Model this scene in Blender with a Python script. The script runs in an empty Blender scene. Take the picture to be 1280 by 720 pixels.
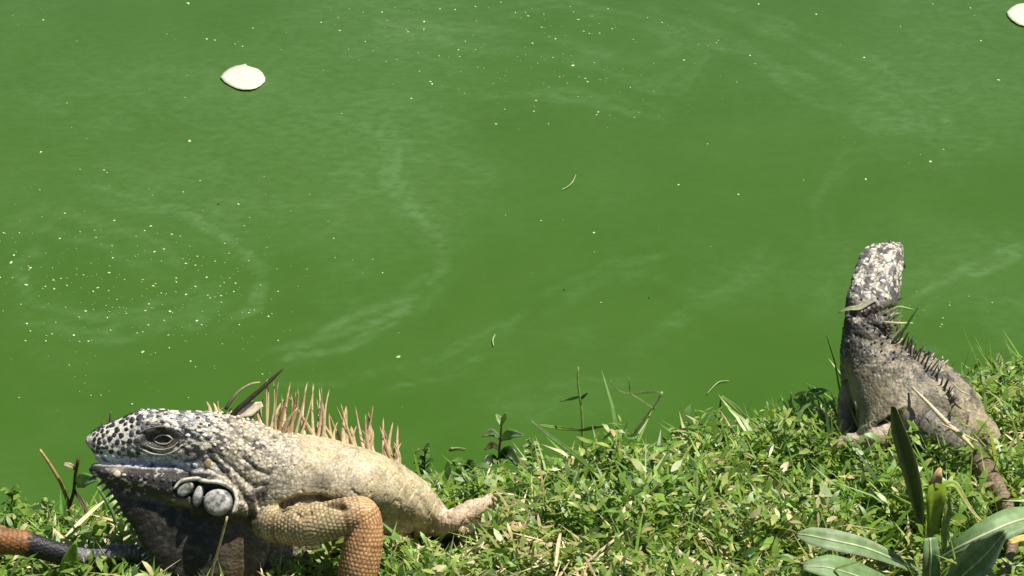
import bpy, math, random
import numpy as np
from mathutils import Vector, Matrix

rng = np.random.default_rng(7)
random.seed(7)
scn = bpy.context.scene
COL = scn.collection

# ------------------------------------------------------------------ camera
CAM = np.array([0.0, 0.0, 1.067])
PITCH = math.radians(30.0)
HFOV = math.radians(26.0)
FPX = 640.0 / math.tan(HFOV / 2)              # focal length in photo pixels
FWD = np.array([0.0, math.cos(PITCH), -math.sin(PITCH)])
UPV = np.array([0.0, math.sin(PITCH), math.cos(PITCH)])
RGT = np.array([1.0, 0.0, 0.0])
cd = bpy.data.cameras.new('camera')
cd.sensor_width = 36.0
cd.angle = HFOV
cd.clip_start = 0.05
cd.clip_end = 3000.0
cam = bpy.data.objects.new('camera', cd)
COL.objects.link(cam)
cam.location = CAM
cam.rotation_euler = (math.pi / 2 - PITCH, 0.0, 0.0)
scn.camera = cam

# ------------------------------------------------------------------ light
SUN_EL = math.radians(67.0)
SUN_AZ = math.radians(87.0)                   # from +Y towards +X
S = np.array([math.sin(SUN_AZ) * math.cos(SUN_EL), math.cos(SUN_AZ) * math.cos(SUN_EL), math.sin(SUN_EL)])
world = bpy.data.worlds.new('World')
scn.world = world
world.use_nodes = True
wn = world.node_tree
sky = wn.nodes.new('ShaderNodeTexSky')
sky.sky_type = 'NISHITA'
sky.sun_disc = False
sky.sun_elevation = SUN_EL
sky.sun_rotation = SUN_AZ
bg = wn.nodes['Background']
bg.inputs['Strength'].default_value = 0.05
wn.links.new(sky.outputs[0], bg.inputs['Color'])
sd = bpy.data.lights.new('sun', 'SUN')
sd.energy = 5.0
sd.angle = math.radians(0.53)
sd.color = (1.0, 0.955, 0.88)
sun = bpy.data.objects.new('sun', sd)
COL.objects.link(sun)
sun.rotation_euler = Vector(S).to_track_quat('Z', 'Y').to_euler()
sun.location = (0.6, 0.5, 3)
scn.view_settings.view_transform = 'Standard'
scn.view_settings.look = 'None'
scn.view_settings.exposure = 0.5
scn.view_settings.gamma = 1.0
scn.view_settings.use_curve_mapping = False

# ------------------------------------------------------------------ placing helpers
def at(x, y, d):
    x = np.asarray(x, float); y = np.asarray(y, float); d = np.asarray(d, float)
    xc = ((x - 640.0) / FPX)[..., None]; yc = ((360.0 - y) / FPX)[..., None]
    return CAM + d[..., None] * (FWD + xc * RGT + yc * UPV)

def ray(x, y):
    return FWD + (x - 640.0) / FPX * RGT + (360.0 - y) / FPX * UPV

def on_z(x, y, z):
    r = ray(x, y); return CAM + r * ((z - CAM[2]) / r[2])

def on_y(x, y, Y):
    r = ray(x, y); return CAM + r * ((Y - CAM[1]) / r[1])

def to_px(P):
    Q = P - CAM
    d = Q @ FWD
    return 640 + FPX * (Q @ RGT) / d, 360 - FPX * (Q @ UPV) / d

ZW = -0.10
SHX = np.array([-3.0, -0.8, -0.46, -0.2, 0.0, 0.14, 0.28, 0.50, 0.8, 3.0])
SHY = 0.012 + np.array([1.45, 1.52, 1.555, 1.605, 1.632, 1.674, 1.732, 1.785, 1.84, 2.1])

def shore(x):
    return np.interp(x, SHX, SHY)

def height(x, y):
    x = np.asarray(x, float); y = np.asarray(y, float)
    s = shore(x) - y
    sp = np.clip(s, 0, None)
    z = ZW + 0.125 * (1 - np.exp(-sp / 0.16)) + 0.03 * np.clip(sp, 0, 3)
    z = np.where(s < 0, ZW + np.clip(s, -2, 0) * 0.7, z)
    b = 0.006 * (np.sin(x * 31 + 1.3 * np.sin(y * 23)) * np.sin(y * 27 + 2) + 0.6 * np.sin(x * 57 + y * 41))
    return z + b - 0.004

def on_ground(x, y):
    r = ray(x, y)
    t = 1.0
    for i in range(700):
        p = CAM + r * t
        if p[2] <= height(p[0], p[1]):
            break
        t += 0.002
    return CAM + r * t

def foot_point(x, y):
    g = on_ground(x, y)
    if shore(g[0]) - g[1] < 0.012:
        Y = float(shore(g[0])) - 0.012
        p = on_y(x, y, Y); g = np.array([p[0], Y, float(height(p[0], Y))])
    return g

def kg(sp, x, y, above=0.03):
    """the k at which a body's point seen at photo point x, y lies just above the ground"""
    return (sp.d - ((on_ground(x, y) - CAM) @ FWD - above)) / sp.px

# ------------------------------------------------------------------ noise
def _hash(i, j, k, seed):
    n = (i * 374761393 + j * 668265263 + k * 2147483647 + seed * 1274126177) & 0xFFFFFFFF
    n = ((n ^ (n >> 13)) * 1274126177) & 0xFFFFFFFF
    n = ((n ^ (n >> 16)) * 2246822519) & 0xFFFFFFFF
    return ((n ^ (n >> 15)) & 0xFFFFFF) / float(0xFFFFFF)

def vnoise(P, seed=0):
    P = np.asarray(P, float)
    I = np.floor(P).astype(np.int64); f = P - I
    f = f * f * (3 - 2 * f)
    out = 0
    for a in (0, 1):
        for b in (0, 1):
            for c in (0, 1):
                w = (f[:, 0] if a else 1 - f[:, 0]) * (f[:, 1] if b else 1 - f[:, 1]) * (f[:, 2] if c else 1 - f[:, 2])
                out = out + w * _hash(I[:, 0] + a, I[:, 1] + b, I[:, 2] + c, seed)
    return out

def fbm(P, seed=0, oct=3):
    o = 0; amp = 1; tot = 0
    for i in range(oct):
        o = o + amp * vnoise(P * 2 ** i + 17.3 * i, seed + i); tot += amp; amp *= 0.5
    return o / tot

def voronoi(P, seed=0, jit=0.9):
    P = np.asarray(P, float)
    I = np.floor(P).astype(np.int64)
    f1 = np.full(len(P), 9.0); f2 = np.full(len(P), 9.0); cid = np.zeros(len(P))
    for a in (-1, 0, 1):
        for b in (-1, 0, 1):
            for c in (-1, 0, 1):
                ci, cj, ck = I[:, 0] + a, I[:, 1] + b, I[:, 2] + c
                px = ci + 0.5 + jit * (_hash(ci, cj, ck, seed) - 0.5)
                py = cj + 0.5 + jit * (_hash(ci, cj, ck, seed + 11) - 0.5)
                pz = ck + 0.5 + jit * (_hash(ci, cj, ck, seed + 23) - 0.5)
                d = np.sqrt((P[:, 0] - px) ** 2 + (P[:, 1] - py) ** 2 + (P[:, 2] - pz) ** 2)
                near = d < f1
                f2 = np.where(near, f1, np.minimum(f2, d))
                cid = np.where(near, _hash(ci, cj, ck, seed + 37), cid)
                f1 = np.where(near, d, f1)
    return f1, f2, cid

def ss(a, b, x):
    t = np.clip((np.asarray(x, float) - a) / (b - a), 0, 1)
    return t * t * (3 - 2 * t)

def mix(a, b, t):
    t = np.asarray(t, float)[..., None]
    return np.asarray(a) * (1 - t) + np.asarray(b) * t

# ------------------------------------------------------------------ objects
def link(o, parent=None):
    COL.objects.link(o)
    if parent is not None:
        o.parent = parent
    return o

def tag(o, label=None, cat=None, group=None, kind=None):
    if label: o['label'] = label
    if cat: o['category'] = cat
    if group: o['group'] = group
    if kind: o['kind'] = kind
    return o

def empty(name, loc):
    o = bpy.data.objects.new(name, None)
    o.empty_display_size = 0.02
    o.location = loc
    return link(o)

def fast_mesh(name, V, F, cols=None, smooth=True):
    """V (n,3); F: (m,3) or (m,4) int array, or a list of such arrays."""
    if not isinstance(F, list): F = [F]
    F = [np.asarray(f, np.int32) for f in F if len(f)]
    me = bpy.data.meshes.new(name)
    me.vertices.add(len(V))
    me.vertices.foreach_set('co', np.asarray(V, np.float32).ravel())
    loops = np.concatenate([f.ravel() for f in F])
    sizes = np.concatenate([np.full(len(f), f.shape[1], np.int32) for f in F])
    starts = np.concatenate([[0], np.cumsum(sizes)[:-1]]).astype(np.int32)
    me.loops.add(len(loops))
    me.loops.foreach_set('vertex_index', loops.astype(np.int32))
    me.polygons.add(len(sizes))
    me.polygons.foreach_set('loop_start', starts)
    me.polygons.foreach_set('loop_total', sizes)
    me.update(calc_edges=True)
    me.validate()
    if smooth:
        me.polygons.foreach_set('use_smooth', np.ones(len(me.polygons), bool))
    if cols is not None:
        ca = me.color_attributes.new('col', 'FLOAT_COLOR', 'POINT')
        c4 = np.ones((len(V), 4), np.float32); c4[:, :3] = cols
        ca.data.foreach_set('color', c4.ravel())
    return me

def mesh_obj(name, V, F, mat, parent=None, cols=None, smooth=True, origin=None):
    V = np.asarray(V, float)
    if parent is not None:
        p = parent; off = np.zeros(3)
        while p is not None:
            off = off + np.array(p.location); p = p.parent
        V = V - off
        o = bpy.data.objects.new(name, fast_mesh(name, V, F, cols, smooth))
    else:
        org = np.asarray(origin if origin is not None else V[np.argmin(V[:, 2])], float)
        o = bpy.data.objects.new(name, fast_mesh(name, V - org, F, cols, smooth))
        o.location = org
    o.data.materials.append(mat)
    return link(o, parent)

# ------------------------------------------------------------------ materials
def new_mat(name):
    m = bpy.data.materials.new(name); m.use_nodes = True
    nt = m.node_tree
    return m, nt, nt.nodes['Principled BSDF']

def node(nt, t, **kw):
    n = nt.nodes.new(t)
    for k, v in kw.items():
        if k.startswith('in_'):
            key = k[3:]
            n.inputs[int(key) if key.isdigit() else key.replace('_', ' ')].default_value = v
        else:
            setattr(n, k, v)
    return n

def ramp(nt, src, stops):
    r = nt.nodes.new('ShaderNodeValToRGB')
    e = r.color_ramp.elements
    while len(e) < len(stops): e.new(0.5)
    for i, (p, c) in enumerate(stops):
        e[i].position = p; e[i].color = (*c, 1) if len(c) == 3 else c
    nt.links.new(src, r.inputs[0])
    return r.outputs[0]

def skin_mat(name, scale, bump, rough=0.55, spec=0.4):
    m, nt, b = new_mat(name)
    at_ = node(nt, 'ShaderNodeAttribute', attribute_name='col')
    tc = node(nt, 'ShaderNodeTexCoord')
    v = node(nt, 'ShaderNodeTexVoronoi'); v.inputs['Scale'].default_value = scale
    nt.links.new(tc.outputs['Object'], v.inputs['Vector'])
    n = node(nt, 'ShaderNodeTexNoise'); n.inputs['Scale'].default_value = 160; n.inputs['Detail'].default_value = 4
    nt.links.new(tc.outputs['Object'], n.inputs['Vector'])
    k = ramp(nt, n.outputs[0], [(0.3, (0.72, 0.72, 0.72)), (0.7, (1.15, 1.13, 1.1))])
    k2 = ramp(nt, v.outputs['Distance'], [(0.2, (1.08, 1.08, 1.08)), (0.75, (0.7, 0.7, 0.7))])
    mx = node(nt, 'ShaderNodeMix', data_type='RGBA', blend_type='MULTIPLY'); mx.inputs[0].default_value = 1
    nt.links.new(at_.outputs['Color'], mx.inputs[6]); nt.links.new(k, mx.inputs[7])
    mx2 = node(nt, 'ShaderNodeMix', data_type='RGBA', blend_type='MULTIPLY'); mx2.inputs[0].default_value = 1
    nt.links.new(mx.outputs[2], mx2.inputs[6]); nt.links.new(k2, mx2.inputs[7])
    nt.links.new(mx2.outputs[2], b.inputs['Base Color'])
    bp = node(nt, 'ShaderNodeBump'); bp.inputs['Strength'].default_value = bump; bp.inputs['Distance'].default_value = 0.0012
    bp.invert = True
    nt.links.new(v.outputs['Distance'], bp.inputs['Height'])
    nt.links.new(bp.outputs[0], b.inputs['Normal'])
    b.inputs['Roughness'].default_value = rough
    b.inputs['Specular IOR Level'].default_value = spec
    return m

def attr_mat(name, rough=0.5, spec=0.4, transl=0.0, var=0.15, nscale=300, bump=0.0):
    m, nt, b = new_mat(name)
    a = node(nt, 'ShaderNodeAttribute', attribute_name='col')
    tc = node(nt, 'ShaderNodeTexCoord')
    n = node(nt, 'ShaderNodeTexNoise'); n.inputs['Scale'].default_value = nscale; n.inputs['Detail'].default_value = 3
    nt.links.new(tc.outputs['Object'], n.inputs['Vector'])
    k = ramp(nt, n.outputs[0], [(0.3, (1 - var,) * 3), (0.7, (1 + var,) * 3)])
    mx = node(nt, 'ShaderNodeMix', data_type='RGBA', blend_type='MULTIPLY'); mx.inputs[0].default_value = 1
    nt.links.new(a.outputs['Color'], mx.inputs[6]); nt.links.new(k, mx.inputs[7])
    nt.links.new(mx.outputs[2], b.inputs['Base Color'])
    b.inputs['Roughness'].default_value = rough
    b.inputs['Specular IOR Level'].default_value = spec
    if bump:
        bp = node(nt, 'ShaderNodeBump'); bp.inputs['Strength'].default_value = bump; bp.inputs['Distance'].default_value = 0.001
        nt.links.new(n.outputs[0], bp.inputs['Height']); nt.links.new(bp.outputs[0], b.inputs['Normal'])
    if transl:
        t = node(nt, 'ShaderNodeBsdfTranslucent')
        g = node(nt, 'ShaderNodeMix', data_type='RGBA', blend_type='MULTIPLY'); g.inputs[0].default_value = 1
        g.inputs[7].default_value = (1.25, 1.35, 0.5, 1)
        nt.links.new(mx.outputs[2], g.inputs[6]); nt.links.new(g.outputs[2], t.inputs['Color'])
        ms = node(nt, 'ShaderNodeMixShader'); ms.inputs[0].default_value = transl
        nt.links.new(b.outputs[0], ms.inputs[1]); nt.links.new(t.outputs[0], ms.inputs[2])
        nt.links.new(ms.outputs[0], nt.nodes['Material Output'].inputs['Surface'])
    return m

M_SKIN = skin_mat('iguana_skin', 520, 0.22)
M_SKIN_FAR = skin_mat('iguana_skin_grey', 520, 0.22)
M_HORN = attr_mat('horn', 0.5, 0.4, 0, 0.2, 400)
M_PLATE = attr_mat('head_scale', 0.42, 0.4, 0, 0.35, 500, 0.3)
M_LEAF = attr_mat('leaf', 0.40, 0.5, 0.38, 0.2, 220)
M_BROAD = attr_mat('broad_leaf', 0.5, 0.35, 0.22, 0.22, 140, 0.25)
M_DRY = attr_mat('dry_plant', 0.7, 0.25, 0.12, 0.25, 260)
M_EYE = attr_mat('eye', 0.12, 0.5)

def flat_cols(n, c): return np.tile(np.asarray(c, float), (n, 1))

# ------------------------------------------------------------------ water and bank
def build_water():
    def axis(a, b, st, outer):
        mid = np.arange(a, b + st / 2, st)
        return np.concatenate([[a - o for o in reversed(outer)], mid, [b + o for o in outer]])
    xs = axis(-0.95, 0.95, 0.008, [0.2, 0.6, 2, 8, 30, 120, 500])
    ys = np.concatenate([[1.0, 1.25], np.arange(1.4, 3.3, 0.008), [3.5, 4, 5, 8, 15, 40, 120, 400, 1200]])
    X, Y = np.meshgrid(xs, ys)
    V = np.stack([X.ravel(), Y.ravel(), np.full(X.size, ZW)], 1)
    nx, ny = len(xs), len(ys)
    i = (np.arange(ny - 1)[:, None] * nx + np.arange(nx - 1)[None, :]).ravel()
    F = np.stack([i, i + 1, i + nx + 1, i + nx], 1)
    px, py = to_px(V)
    film_tone = np.zeros(len(V))
    # soft edged films of algae dust drifting on the surface: (course, half width, strength, softness)
    def stroke(pts, w, s):
        nonlocal film_tone
        pts = np.array(pts, float)
        wob = 14 * (fbm(np.stack([px / 70, py / 50, px * 0], 1), 5) - 0.5)
        d = np.full(len(V), 1e9); tt = np.zeros(len(V))
        for a, (p, q) in enumerate(zip(pts[:-1], pts[1:])):
            e = q - p; L2 = e @ e
            t = np.clip(((px - p[0]) * e[0] + (py + wob - p[1]) * e[1]) / L2, 0, 1)
            dd = np.hypot(px - p[0] - t * e[0], py + wob - p[1] - t * e[1])
            m = dd < d
            d = np.where(m, dd, d); tt = np.where(m, (a + t) / (len(pts) - 1), tt)
        n = fbm(np.stack([px / 28, py / 14, px * 0 + 3], 1), 9)
        fil = 0.45 + 0.55 * np.cos(d / w * 5.5 + 9 * fbm(np.stack([px / 90, py / 60, px * 0 + 6], 1), 13))
        film_tone = np.maximum(film_tone, 1.25 * s * np.exp(-(d / (0.95 * w)) ** 2) * np.clip(1.7 * n - 0.15, 0, 1.2) * np.clip(fil, 0.12, 1) * ss(0, 0.1, tt) * ss(1, 0.85, tt))
    stroke([(470, 120), (490, 190), (488, 225), (520, 268), (556, 300), (552, 340), (525, 370), (470, 395), (380, 430), (300, 450)], 15, 0.9)
    stroke([(525, 375), (440, 432), (340, 452)], 9, 0.8)
    stroke([(80, 236), (150, 245), (220, 262), (290, 300), (330, 345), (320, 385), (250, 425)], 14, 0.8)
    stroke([(0, 290), (60, 275), (130, 290), (190, 320), (230, 350)], 26, 0.55)
    stroke([(0, 400), (120, 420), (240, 400), (300, 360)], 30, 0.5)
    stroke([(1290, 300), (1230, 330), (1170, 355), (1130, 385)], 22, 0.9)
    stroke([(590, 120), (680, 118), (770, 128), (850, 150)], 16, 0.5)
    stroke([(430, 30), (560, 40), (700, 60), (800, 90), (860, 70), (840, 30), (780, 10)], 26, 0.5)
    stroke([(820, 20), (920, 60), (1020, 110), (1100, 150), (1190, 150)], 26, 0.45)
    stroke([(880, 10), (990, 50), (1080, 100), (1160, 160), (1200, 210)], 14, 0.45)
    stroke([(610, 440), (560, 470), (470, 490)], 7, 0.5)
    stroke([(780, 450), (850, 400), (930, 350), (980, 300)], 24, 0.3)
    stroke([(660, 390), (760, 340), (840, 330)], 26, 0.35)
    stroke([(870, 0), (980, 30), (1090, 75), (1180, 140), (1210, 200)], 10, 0.5)
    stroke([(600, 20), (700, 0), (820, 30), (880, 70), (850, 110), (760, 105)], 12, 0.6)
    stroke([(60, 300), (20, 330), (40, 380), (120, 400), (230, 380), (270, 340)], 14, 0.6)
    stroke([(330, 480), (420, 478), (520, 455), (600, 420), (680, 380)], 7, 0.5)
    stroke([(1040, 300), (1020, 250), (1060, 200), (1130, 190)], 14, 0.35)
    big = fbm(np.stack([px / 240, py / 120, px * 0 + 8], 1), 21, 4)
    wisp = np.abs(fbm(np.stack([px / 150 + 0.8 * big, py / 45 + 1.5 * big, px * 0 + 2], 1), 24, 4) - 0.5)
    film_tone = film_tone * 1.1 + 0.45 * np.clip(big - 0.40, 0, 1) * 2 + 0.22 * ss(0.06, 0.0, wisp) * ss(0.4, 0.6, big)
    film_tone = film_tone + 0.20 * ss(0.05, 0.75, V[:, 1] - shore(V[:, 0])) * (0.6 + 0.8 * big)  # surface tone turns paler with distance from the bank
    inside = (np.abs(V[:, 0]) < 0.9) & (V[:, 1] < 3.25)
    film_tone = np.where(inside, film_tone, 0.3)
    o = mesh_obj('pond_water', V, F, None, cols=np.stack([film_tone] * 3, 1), origin=(0, 0, ZW))
    o.data.materials.clear()
    m, nt, b = new_mat('green_pond_water')
    a = node(nt, 'ShaderNodeAttribute', attribute_name='col')
    tc = node(nt, 'ShaderNodeTexCoord')
    n1 = node(nt, 'ShaderNodeTexNoise'); n1.inputs['Scale'].default_value = 85; n1.inputs['Detail'].default_value = 5; n1.inputs['Roughness'].default_value = 0.65
    mp = node(nt, 'ShaderNodeMapping'); mp.inputs['Scale'].default_value = (0.7, 1.0, 1)
    nt.links.new(tc.outputs['Object'], mp.inputs[0]); nt.links.new(mp.outputs[0], n1.inputs['Vector'])
    n2 = node(nt, 'ShaderNodeTexNoise'); n2.inputs['Scale'].default_value = 6; n2.inputs['Detail'].default_value = 4; n2.inputs['Distortion'].default_value = 1.2
    nt.links.new(tc.outputs['Object'], n2.inputs['Vector'])
    fm = node(nt, 'ShaderNodeMath', operation='MULTIPLY')
    k = ramp(nt, n1.outputs[0], [(0.30, (0.25,) * 3), (0.72, (1.25,) * 3)])
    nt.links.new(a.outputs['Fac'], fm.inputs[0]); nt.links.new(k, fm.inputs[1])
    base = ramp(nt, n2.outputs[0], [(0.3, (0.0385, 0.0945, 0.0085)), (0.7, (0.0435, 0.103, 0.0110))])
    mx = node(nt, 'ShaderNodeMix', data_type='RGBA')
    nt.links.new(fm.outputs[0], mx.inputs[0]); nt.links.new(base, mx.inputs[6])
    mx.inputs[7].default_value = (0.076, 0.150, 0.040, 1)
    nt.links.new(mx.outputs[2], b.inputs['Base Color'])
    b.inputs['Roughness'].default_value = 0.12
    b.inputs['IOR'].default_value = 1.33; b.inputs['Specular IOR Level'].default_value = 0.4
    n3 = node(nt, 'ShaderNodeTexNoise'); n3.inputs['Scale'].default_value = 14; n3.inputs['Detail'].default_value = 2
    nt.links.new(tc.outputs['Object'], n3.inputs['Vector'])
    bp = node(nt, 'ShaderNodeBump'); bp.inputs['Strength'].default_value = 0.12; bp.inputs['Distance'].default_value = 0.004
    nt.links.new(n3.outputs[0], bp.inputs['Height']); nt.links.new(bp.outputs[0], b.inputs['Normal'])
    o.data.materials.append(m)
    tag(o, 'murky green pond water with faint drifting swirls of algae', None, None, 'structure')

def build_bank():
    xs = np.concatenate([[-600, -150, -40, -12, -5, -3, -2, -1.5], np.arange(-1.2, 1.2, 0.012), [1.5, 2, 3, 5, 12, 40, 150, 600]])
    ys = np.concatenate([[-600, -150, -40, -12, -5, -2, -1, -0.3, 0.2, 0.5], np.arange(0.8, 2.05, 0.012), [2.2, 2.6, 3.5, 6]])
    X, Y = np.meshgrid(xs, ys)
    V = np.stack([X.ravel(), Y.ravel(), height(X.ravel(), Y.ravel())], 1)
    V[:, 2] += 0.006 * (fbm(V * [60, 60, 0], 3) - 0.5)
    nx, ny = len(xs), len(ys)
    i = (np.arange(ny - 1)[:, None] * nx + np.arange(nx - 1)[None, :]).ravel()
    F = np.stack([i, i + 1, i + nx + 1, i + nx], 1)
    m, nt, b = new_mat('bank_soil')
    tc = node(nt, 'ShaderNodeTexCoord')
    n = node(nt, 'ShaderNodeTexNoise'); n.inputs['Scale'].default_value = 120; n.inputs['Detail'].default_value = 6
    nt.links.new(tc.outputs['Object'], n.inputs['Vector'])
    c = ramp(nt, n.outputs[0], [(0.3, (0.022, 0.020, 0.010)), (0.55, (0.05, 0.05, 0.02)), (0.75, (0.11, 0.095, 0.05))])
    nt.links.new(c, b.inputs['Base Color']); b.inputs['Roughness'].default_value = 0.95
    bp = node(nt, 'ShaderNodeBump'); bp.inputs['Distance'].default_value = 0.004
    nt.links.new(n.outputs[0], bp.inputs['Height']); nt.links.new(bp.outputs[0], b.inputs['Normal'])
    o = mesh_obj('bank_ground', V, F, m, origin=(0, 0, 0))
    tag(o, 'dark soil of the sloping pond bank under the grass', None, None, 'structure')

build_water()
build_bank()

# ------------------------------------------------------------------ body building in photo-pixel sized units
# local axes of a body: x right, y up (minus the photo row), k towards the viewer; one unit is a photo pixel at the body's distance
def catmull(R, n):
    R = np.asarray(R, float); m = len(R)
    P = np.vstack([2 * R[0] - R[1], R, 2 * R[-1] - R[-2]])
    u = np.linspace(0, m - 1 - 1e-9, n); i = np.floor(u).astype(int); t = (u - i)[:, None]
    p0, p1, p2, p3 = P[i], P[i + 1], P[i + 2], P[i + 3]
    return 0.5 * (2 * p1 + (p2 - p0) * t + (2 * p0 - 5 * p1 + 4 * p2 - p3) * t ** 2 + (3 * p1 - p0 - 3 * p2 + p3) * t ** 3)

def loft(rows, up, nring=60, nseg=40, ex=2.2):
    """rows: x, y(photo row), k, r_top, r_bottom, r_side(+), r_side(-)"""
    R = np.array([list(r) + [r[-1]] * (7 - len(r)) for r in rows], float)
    R[:, 1] *= -1
    D = catmull(R, nring)
    D[:, 3:] = np.maximum(D[:, 3:], 0.4)
    C = D[:, :3]
    T = np.gradient(C, axis=0); T /= np.linalg.norm(T, axis=1)[:, None]
    U0 = np.asarray(up, float)
    if U0.ndim == 1: U0 = np.tile(U0, (nring, 1))
    else: U0 = catmull(U0, nring)
    L = np.cross(T, U0); L /= np.linalg.norm(L, axis=1)[:, None]
    U = np.cross(L, T)
    a = np.linspace(0, 2 * np.pi, nseg, endpoint=False)
    c = np.sign(np.cos(a)) * np.abs(np.cos(a)) ** (2 / ex); s = np.sign(np.sin(a)) * np.abs(np.sin(a)) ** (2 / ex)
    V = []
    for i in range(nring):
        rs = np.where(c > 0, D[i, 5], D[i, 6]); ru = np.where(s > 0, D[i, 3], D[i, 4])
        V.append(C[i] + (c * rs)[:, None] * L[i] + (s * ru)[:, None] * U[i])
    V = np.vstack(V + [C[:1], C[-1:]])
    i = np.arange(nring - 1)[:, None] * nseg; j = np.arange(nseg)[None, :]; j2 = (j + 1) % nseg
    Q = np.stack([(i + j), (i + j2), (i + nseg + j2), (i + nseg + j)], -1).reshape(-1, 4)
    n0 = nring * nseg; jj = np.arange(nseg); e = (nring - 1) * nseg
    c0 = np.stack([np.full(nseg, n0), (jj + 1) % nseg, jj], 1)
    c1 = np.stack([np.full(nseg, n0 + 1), e + jj, e + (jj + 1) % nseg], 1)
    return V, Q, np.vstack([c0, c1])

def tube(pts, r, nring=30, nseg=16):
    rows = [(p[0], p[1], p[2], q, q, q, q) for p, q in zip(pts, r)]
    d = np.abs(np.array(pts[-1], float) - np.array(pts[0], float))
    up = (0, 1, 0.01) if d[1] < max(d[0], d[2]) else (0.02, 0.01, 1) if d[2] < d[0] + d[1] else (1, 0, 0)
    return loft(rows, up, nring, nseg, 2.0)

def fuse(pieces, voxel, smooth=3, lam=0.5):
    V = []; Q = []; T = []; o = 0
    for v, q, t in pieces:
        V.append(v); Q.append(q + o); T.append(t + o); o += len(v)
    me = fast_mesh('tmp', np.vstack(V), [np.vstack(Q), np.vstack(T)])
    ob = bpy.data.objects.new('tmp', me); COL.objects.link(ob)
    md = ob.modifiers.new('r', 'REMESH'); md.mode = 'VOXEL'; md.voxel_size = voxel; md.adaptivity = 0
    dg = bpy.context.evaluated_depsgraph_get()
    m2 = bpy.data.meshes.new_from_object(ob.evaluated_get(dg))
    n = len(m2.vertices); P = np.zeros(n * 3, np.float32); m2.vertices.foreach_get('co', P); P = P.reshape(-1, 3).astype(float)
    L = np.zeros(len(m2.loops), np.int32); m2.loops.foreach_get('vertex_index', L)
    F = L.reshape(-1, 4)
    E = np.zeros(len(m2.edges) * 2, np.int32); m2.edges.foreach_get('vertices', E); E = E.reshape(-1, 2)
    bpy.data.objects.remove(ob); bpy.data.meshes.remove(me); bpy.data.meshes.remove(m2)
    deg = np.bincount(E.ravel(), minlength=n).astype(float)[:, None]
    for it in range(smooth):
        P = relax(P, E, deg, lam)
    return P, F, E, deg

def relax(P, E, deg, lam):
    n = len(P); A = np.zeros_like(P)
    for ax in range(P.shape[1]):
        A[:, ax] = np.bincount(E[:, 0], P[E[:, 1], ax], n) + np.bincount(E[:, 1], P[E[:, 0], ax], n)
    return P + lam * (A / np.maximum(deg, 1) - P)

def vnormals(P, F):
    n = np.cross(P[F[:, 2]] - P[F[:, 0]], P[F[:, 3]] - P[F[:, 1]])
    N = np.zeros_like(P)
    for ax in range(3):
        for c in range(4):
            N[:, ax] += np.bincount(F[:, c], n[:, ax], len(P))
    return N / np.maximum(np.linalg.norm(N, axis=1), 1e-9)[:, None]

def poly_dist(x, y, pts):
    d = np.full(len(x), 1e9); tt = np.zeros(len(x))
    pts = np.array(pts, float)
    for a, (p, q) in enumerate(zip(pts[:-1], pts[1:])):
        e = q - p; t = np.clip(((x - p[0]) * e[0] + (y - p[1]) * e[1]) / (e @ e), 0, 1)
        dd = np.hypot(x - p[0] - t * e[0], y - p[1] - t * e[1]); m = dd < d
        d = np.where(m, dd, d); tt = np.where(m, (a + t) / (len(pts) - 1), tt)
    return d, tt

def limb_coord(P, pts):
    """distance to a limb's axis, length along it, angle round it"""
    A = np.array([(p[0], -p[1], p[2]) for p in pts], float)
    d = np.full(len(P), 1e9); s = np.zeros(len(P)); th = np.zeros(len(P)); acc = 0
    for p, q in zip(A[:-1], A[1:]):
        e = q - p; L = np.linalg.norm(e); e = e / L
        t = np.clip((P - p) @ e, 0, L)
        R = P - p - t[:, None] * e; dd = np.linalg.norm(R, axis=1)
        b = np.cross(e, [0, 0, 1.0]); b /= np.linalg.norm(b); c = np.cross(b, e)
        m = dd < d
        d = np.where(m, dd, d); s = np.where(m, acc + t, s); th = np.where(m, np.arctan2(R @ b, R @ c), th)
        acc += L
    return d, s, th

def hexscale(a, b):
    """rounded scales in staggered rows: 1 at a scale's middle, 0 at its edge, and the scale's random id"""
    r0 = np.floor(a); best = np.full(len(a), 9.0); cid = np.zeros(len(a))
    for dr in (-1, 0, 1):
        r = r0 + dr
        bb = b + 0.5 * (r % 2)
        c = np.round(bb)
        d = np.hypot((a - r - 0.5) * 0.95, bb - c)
        m = d < best
        cid = np.where(m, _hash(r.astype(np.int64), c.astype(np.int64), (r * 0).astype(np.int64), 3), cid)
        best = np.where(m, d, best)
    return np.clip(1 - best / 0.6, 0, 1), cid

class Space:
    """the small space a body is shaped in, and its way into the world"""
    def __init__(s, depth): s.d = depth; s.px = depth / FPX
    def w(s, P):
        P = np.asarray(P, float)
        if P.ndim == 1: return at(P[0], -P[1], s.d - P[2] * s.px)
        return at(P[:, 0], -P[:, 1], s.d - P[:, 2] * s.px)

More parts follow.
